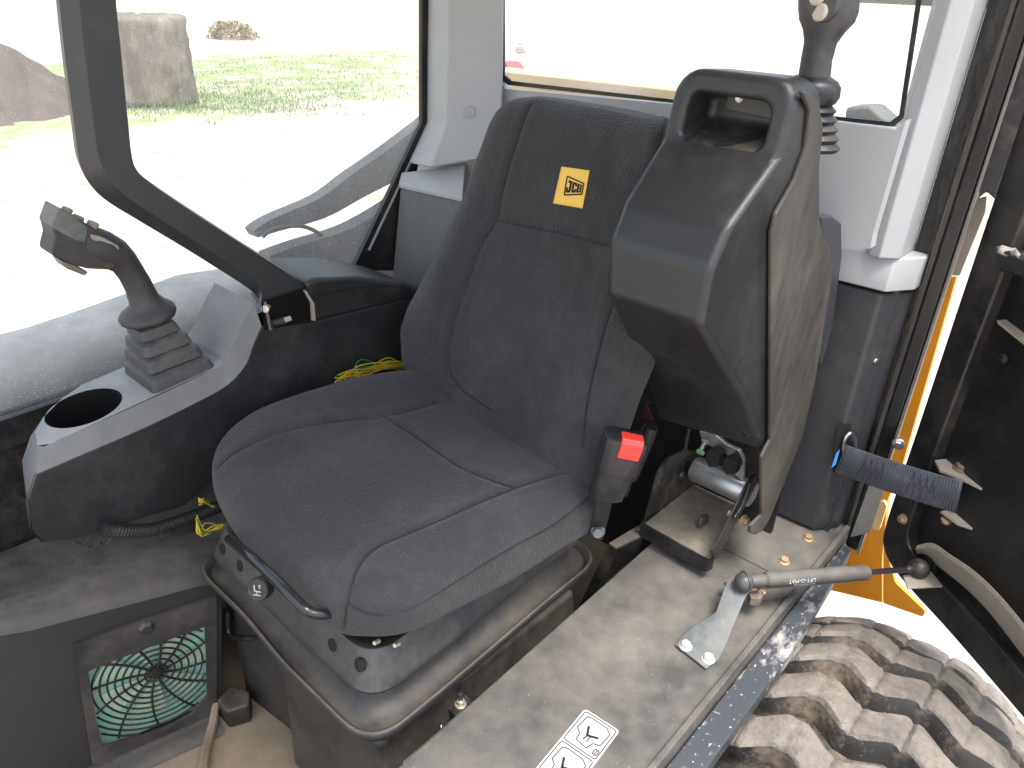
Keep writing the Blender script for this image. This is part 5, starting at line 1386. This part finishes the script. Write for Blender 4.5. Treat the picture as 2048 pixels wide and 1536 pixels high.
# ================================================================== OPEN DOOR
D0 = Vector((0.715, 1.12, 0)); de = Vector((0.8, -0.6, 0)); dn = Vector((-0.6, -0.8, 0))
def DP(px, py, h=0.0): return PL(px, py, D0+dn*h, dn)
dr = thing('open_door', D0+Vector((0, 0, 0.1)), 'black open cab door with dusty frame at the right', 'door')
M_DOOR = mat('door_black', (0.008, 0.008, 0.009), 0.35, dust=0.05, dcol=(0.06, 0.05, 0.042), dscale=5, contrast=0.5)
M_DOORF = mat('door_frame', (0.011, 0.011, 0.012), 0.35, dust=0.12, dcol=(0.10, 0.085, 0.07), dscale=8, contrast=0.8)
edge = [(2190, -220), (2118, 0), (1975, 430), (1852, 800), (1800, 955), (1768, 1055), (1765, 1092), (1780, 1130), (1820, 1180), (1900, 1268), (2048, 1440), (2160, 1570)]
inn = [(2290, -220), (2200, 0), (2040, 450), (1908, 800), (1840, 985), (1818, 1050), (1815, 1085), (1828, 1112), (1868, 1155), (1945, 1235), (2090, 1400), (2200, 1525)]
ev_ = spline([DP(*p) for p in edge], 6); iv_ = spline([DP(*p) for p in inn], 6)
g = G()
g.rings([[a, b, b-dn*0.03, a-dn*0.03] for a, b in zip(ev_, iv_)])
g.make('door_frame', M_DOORF, dr, bevel=0.006, seg=3, blim=25)
pe = [(2290, -220), (2200, 0), (2040, 450), (1908, 800), (1840, 985), (1818, 1050), (1815, 1085), (1828, 1112), (1868, 1155), (1945, 1235), (2090, 1400), (2200, 1525), (2600, 1525), (2600, -220)]
G().prism([DP(*p, -0.026) for p in pe[2:]+[(2600, 380)][:0] if p[1] > 400 or p[0] < 2300] + [DP(2600, 520, -0.026)], -dn*0.004).make('inner_panel', M_DOOR, dr, smooth=None)
# second rib along the frame
rib0 = [DP(*p, -0.008) for p in [(1988, 560), (1945, 668), (1912, 745), (1905, 775), (1868, 850), (1822, 985)]]
g = G(); rb_ = spline(rib0, 5)
for a, b in zip(rb_[:-1], rb_[1:]): g.prism([a, b, b+de*0.004, a+de*0.004], -dn*0.018)
g.make('panel_edge', mat('worn_edge_grey', (0.12, 0.115, 0.10), 0.5, dust=0.4), dr, smooth=None)
# armrest with a cloth on top
ar = [DP(*p, 0.03) for p in [(1984, 508), (2010, 500), (2100, 530), (2100, 575), (2000, 545), (1982, 530)]]
G().prism(ar, -dn*0.055).make('door_armrest', M_BLACK, dr, bevel=0.008, seg=3)
M_RAG = M_CLOTH
vv = []; ff = []; rn = random.Random(4)
for i in range(14):
    for j in range(9):
        p = DP(1992+i*9, 504+i*2.2-16*math.sin(math.pi*j/8)*(0.6+0.4*math.sin(i*0.7)), 0.032-0.05*j/8); vv.append(p+Vector((rn.gauss(0, .002), rn.gauss(0, .002), rn.gauss(0, .003))))
for i in range(13):
    for j in range(8): ff.append((i*9+j, (i+1)*9+j, (i+1)*9+j+1, i*9+j+1))
rag = mesh('rag', vv, ff, M_RAG, smooth=80); tag(rag, 'dusty grey rag lying on the door armrest', 'rag')
sdm = rag.modifiers.new('solid', 'SOLIDIFY'); sdm.thickness = 0.003
G().prism([DP(*p, -0.005) for p in [(1994, 640), (2060, 690), (2060, 700), (1996, 648)]], -dn*0.02).make('panel_ledge', M_BROWN, dr, smooth=None)
c = DP(2006, 717, -0.022); G().lathe(c-dn*0.002, c+dn*0.004, [(0, 0.010), (0.5, 0.010), (1, 0.005)], 16).make('rivet', M_DOORF, dr)
c = DP(1976, 640, 0); 
# lower pocket edge
G().prism([DP(*p, -0.02) for p in [(1835, 1105), (1862, 1100), (1880, 1160), (1850, 1150)]], dn*0.006).make('pocket_edge', M_DOORF, dr, smooth=None)
# dusty curved rib at the bottom
t0 = spline([DP(*p, 0.028) for p in [(1834, 1090), (1866, 1086), (1900, 1108), (1950, 1142), (2000, 1190), (2060, 1262), (2120, 1340)]], 6)
t1 = spline([DP(*p, -0.024) for p in [(1836, 1102), (1852, 1104), (1884, 1128), (1932, 1166), (1982, 1216), (2040, 1290), (2100, 1370)]], 6)
v = []; f = []
for a, b in zip(t0, t1): v += [a, b, b+Vector((0, 0, -0.012)), a+Vector((0, 0, -0.012))]
for i in range(len(t0)-1):
    for k in range(4): f.append((4*i+k, 4*i+(k+1) % 4, 4*i+4+(k+1) % 4, 4*i+4+k))
f += [(0, 1, 2, 3), tuple(4*(len(t0)-1)+k for k in range(4))]
mesh('bottom_rib', v, f, M_BROWN, dr, bevel=0.002)
# strap brackets: two pointed tabs
for base in ([(1870, 920), (1905, 916), (1940, 942), (1972, 950), (2000, 982), (1986, 987), (1930, 960), (1880, 940)], [(1882, 1022), (1915, 1018), (1950, 1040), (1978, 1058), (1962, 1062), (1915, 1046)]):
    z_ = DP(*base[0], 0.0).z
    G().prism([PZ(*p, z_) for p in base], (0, 0, -0.005)).make('strap_tab', M_BROWN, dr, smooth=None)
bolt('tab_bolt', PZ(1922, 938, DP(1870, 920).z+0.001), (0, 0, 1), 0.012, mat('rust_brown', (0.16, 0.12, 0.09), 0.7), dr)
bolt('tab_bolt', PZ(1893, 1040, DP(1882, 1022).z-0.012), (0, 0, -1), 0.008, M_BOLTG, dr)
bolt('door_bolt', DP(1806, 1038, 0.002), dn, 0.009, M_BOLTG, dr)

# ---- check strap between column and door
cs = thing('check_strap', on_facet(1690, 880), 'dark blue webbing check strap stitched between column and door', 'strap')
sA_t, sA_b = on_facet(1686, 884)+en*0.012, on_facet(1664, 938)+en*0.012
sB_t, sB_b = DP(1926, 962, 0.01), DP(1912, 1026, 0.01)
NSG = 26
g = G(); v = []; f = []
for i in range(NSG+1):
    t = i/NSG
    a = sA_t*(1-t)+sB_t*t; b = sA_b*(1-t)+sB_b*t
    bulge = dn*0.004*math.sin(math.pi*t)+Vector((0, 0, -0.002*math.sin(math.pi*t)))
    v += [a+bulge, b+bulge]
for i in range(NSG): f.append((2*i, 2*i+1, 2*i+3, 2*i+2))
web = mesh('webbing', v, f, M_WEB, cs, smooth=60)
sdm = web.modifiers.new('solid', 'SOLIDIFY'); sdm.thickness = 0.003; sdm.offset = 0
def ws(t, u, h=0.0022):
    a = sA_t*(1-t)+sB_t*t; b = sA_b*(1-t)+sB_b*t
    return a*(1-u)+b*u+dn*(0.004*math.sin(math.pi*t)+h)+Vector((0, 0, -0.002*math.sin(math.pi*t)))
g = G()
for i in range(46):                           # woven ribs across the strap
    t = 0.01+i*0.0215
    g.tube([ws(t, 0.02, 0.0016), ws(t, 0.5, 0.0016), ws(t, 0.98, 0.0016)], 0.0011, 5, smooth=False)
g.make('weave_rib', mat('web_rib', (0.046, 0.050, 0.062), 0.8), cs, smooth=60)
g = G()
for t0_ in (0.20, 0.62):
    zz = [ws(t0_+0.026*k, 0.14 if k % 2 else 0.86) for k in range(9)]
    g.tube(zz, 0.0009, 5, smooth=False)
    g.tube([ws(t0_+0.026*k+0.01, 0.40 if k % 2 else 0.60) for k in range(9)], 0.0008, 5, smooth=False)
g.make('stitching', mat('stitch', (0.012, 0.014, 0.022), 0.8), cs)
G().tube([on_facet(1684, 905)+en*0.006, on_facet(1683, 876)+en*0.010, on_facet(1694, 862)+en*0.010, on_facet(1704, 872)+en*0.008, on_facet(1704, 890)+en*0.010], 0.0045, 10).make('hook', M_STEEL, cs)
G().prism([on_facet(*p)+en*0.006 for p in [(1668, 905), (1676, 895), (1668, 925), (1659, 933)]], en*0.001).make('blue_tag', M_BLUE, cs, smooth=None)

# ================================================================== GAS STRUT
gs = thing('gas_strut', PZ(1490, 1165, 0.28), 'dusty gas strut with white lettering between ledge and door', 'gas strut')
g0 = PZ(1488, 1164, 0.285); g1 = DP(1838, 1137, 0.035)
ga = (g1-g0).normalized(); gl_ = (g1-g0).length
def tpos(px):                                   # parameter along the strut for a photo column
    lo_, hi_ = 0.0, 1.0
    for _ in range(40):
        m_ = (lo_+hi_)/2; p = g0+(g1-g0)*m_-CAM
        if 1024+FPX*p.dot(_r)/p.dot(_d) < px: lo_ = m_
        else: hi_ = m_
    return lo_
def sp_(t): return g0+(g1-g0)*t
tA, tB, tC = tpos(1528), tpos(1735), tpos(1812)
G().lathe(sp_(tA), sp_(tB), [(0, 0.0125), (0.02, 0.0163), (0.78, 0.0167), (0.8, 0.0158), (0.97, 0.0165), (1, 0.0140)], 32).make('cylinder', M_STRUT, gs, smooth=35)
G().cyl(sp_(tB), sp_(tC), 0.0062, None, 16).make('piston_rod', M_ROD, gs)
G().lathe(sp_(tpos(1500)), sp_(tA), [(0, 0.012), (0.5, 0.0145), (1, 0.013)], 20).make('neck', M_STRUT, gs)
G().ball(g0, 0.0195, 18).make('ball_end', mat('ball_dusty', (0.035, 0.036, 0.038), 0.4, dust=0.35, dcol=(0.17, 0.15, 0.13), up=0.7), gs, smooth=60)
G().tube([g0+ga.cross(Vector((0, 0, 1)))*0.0202*math.cos(a)+Vector((0, 0, 1))*0.0202*math.sin(a)+ga*0.002 for a in [i*0.5 for i in range(0, 11)]], 0.0016, 6).make('clip_wire', M_BLACK, gs)
G().lathe(sp_(tC), sp_(tpos(1826)), [(0, 0.006), (0.3, 0.008), (1, 0.008)], 16).make('rod_collar', M_BLACK, gs)
G().ball(g1, 0.021, 18).make('ball_end', M_BLACK, gs, smooth=60)
def text_mesh(body, size, name, place, mt, parent, bold=0.0):
    cu = bpy.data.curves.new('t', 'FONT'); cu.body = body; cu.size = size; cu.offset = bold; cu.resolution_u = 3
    to = bpy.data.objects.new('t', cu); COL.objects.link(to)
    bpy.context.view_layer.update()
    dg = bpy.context.evaluated_depsgraph_get(); me = bpy.data.meshes.new_from_object(to.evaluated_get(dg))
    v = [place(p.co.x, p.co.y) for p in me.vertices]; f = [tuple(p.vertices) for p in me.polygons]
    bpy.data.objects.remove(to); bpy.data.curves.remove(cu); bpy.data.meshes.remove(me)
    return mesh(name, v, f, mt, parent, smooth=None)
vdir = (CAM-sp_(0.5)).normalized(); vr = (vdir-ga*vdir.dot(ga)).normalized(); vs = ga.cross(vr)
if vs.z < 0: vs = -vs
def cyl_place(t0_, ang0):
    base = sp_(t0_)
    def pl_(x, y):
        an = ang0 - y/0.0167
        return base - ga*x + (vr*math.cos(an)+vs*math.sin(an))*0.01695
    return pl_
M_INKW = mat('pale_print', (0.42, 0.44, 0.47), 0.5, vary=0.02)
text_mesh('STABILUS', 0.0115, 'maker_lettering', cyl_place(tpos(1622), -0.80), M_INKW, gs, 0.0)
text_mesh('LIFT-O-MAT', 0.0115, 'type_lettering', cyl_place(tpos(1622), -0.18), M_INKW, gs, 0.0)
g = G(); rn = random.Random(9)
for row in range(2):
    x_ = 0.0
    while x_ < 0.035:
        w_ = rn.uniform(0.001, 0.003); pl_ = cyl_place(tpos(1608), 0.46+0.2*row)
        g.add([pl_(x_, 0), pl_(x_+w_, 0), pl_(x_+w_, 0.0016), pl_(x_, 0.0016)], [(0, 1, 2, 3)]); x_ += w_+0.0008
g.make('small_print', mat('small_print', (0.10, 0.11, 0.14), 0.6), gs, smooth=None)
# door bracket of the strut
G().prism([PZ(*p, g1.z-0.017) for p in [(1806, 1150), (1862, 1142), (1886, 1172), (1816, 1176)]], (0, 0, -0.004)).make('door_bracket', M_BROWN, gs, bevel=0.001)
# ledge bracket: bolted foot, cranked arm, ear
sbk = thing('strut_bracket', PZ(1390, 1300, SZ), 'grey cranked steel bracket bolted to the ledge under the strut', 'bracket')
rows = [((1350, 1290), (1412, 1338), SZ+0.005), ((1368, 1268), (1438, 1320), SZ+0.005), ((1388, 1252), (1452, 1290), SZ+0.007), ((1432, 1224), (1466, 1254), SZ+0.034), ((1450, 1172), (1492, 1192), SZ+0.062), ((1458, 1158), (1510, 1172), SZ+0.068)]
v = []; f = []
for a, b, z_ in rows: v += [PZ(*a, z_), PZ(*b, z_)]
for i in range(len(rows)-1): f.append((2*i, 2*i+1, 2*i+3, 2*i+2))
o = mesh('arm_plate', v, f, M_BRKT, sbk, smooth=30)
sdm = o.modifiers.new('solid', 'SOLIDIFY'); sdm.thickness = 0.005; sdm.offset = 0
bv = o.modifiers.new('bevel', 'BEVEL'); bv.width = 0.003; bv.segments = 3; bv.limit_method = 'ANGLE'
for p in [(1371, 1292), (1416, 1318)]: bolt('foot_bolt', PZ(*p, SZ+0.008), (0, 0, 1), 0.0098, mat('white_zinc', (0.62, 0.61, 0.58), 0.4, metal=0.6, dust=0.3, dcol=(0.4, 0.37, 0.33), dscale=60), sbk, h=0.007)
G().prism([PZ(*p, SZ+0.055) for p in [(1496, 1182), (1532, 1180), (1522, 1198), (1502, 1196)]], (0, 0, -0.02)).make('ear', mat('rust_ear', (0.10, 0.075, 0.055), 0.7, dust=0.3), sbk, bevel=0.002)
bolt('ear_bolt', PZ(1524, 1180, SZ+0.056), (0.3, -0.3, 1), 0.007, M_BOLTG, sbk)
G().prism([PZ(*p, SZ+0.05) for p in [(1448, 1162), (1462, 1150), (1476, 1152), (1470, 1168)]], (0, 0, -0.012)).make('rusty_stub', mat('rust_ear', (0.10, 0.075, 0.055), 0.7, dust=0.3), sbk, bevel=0.002)
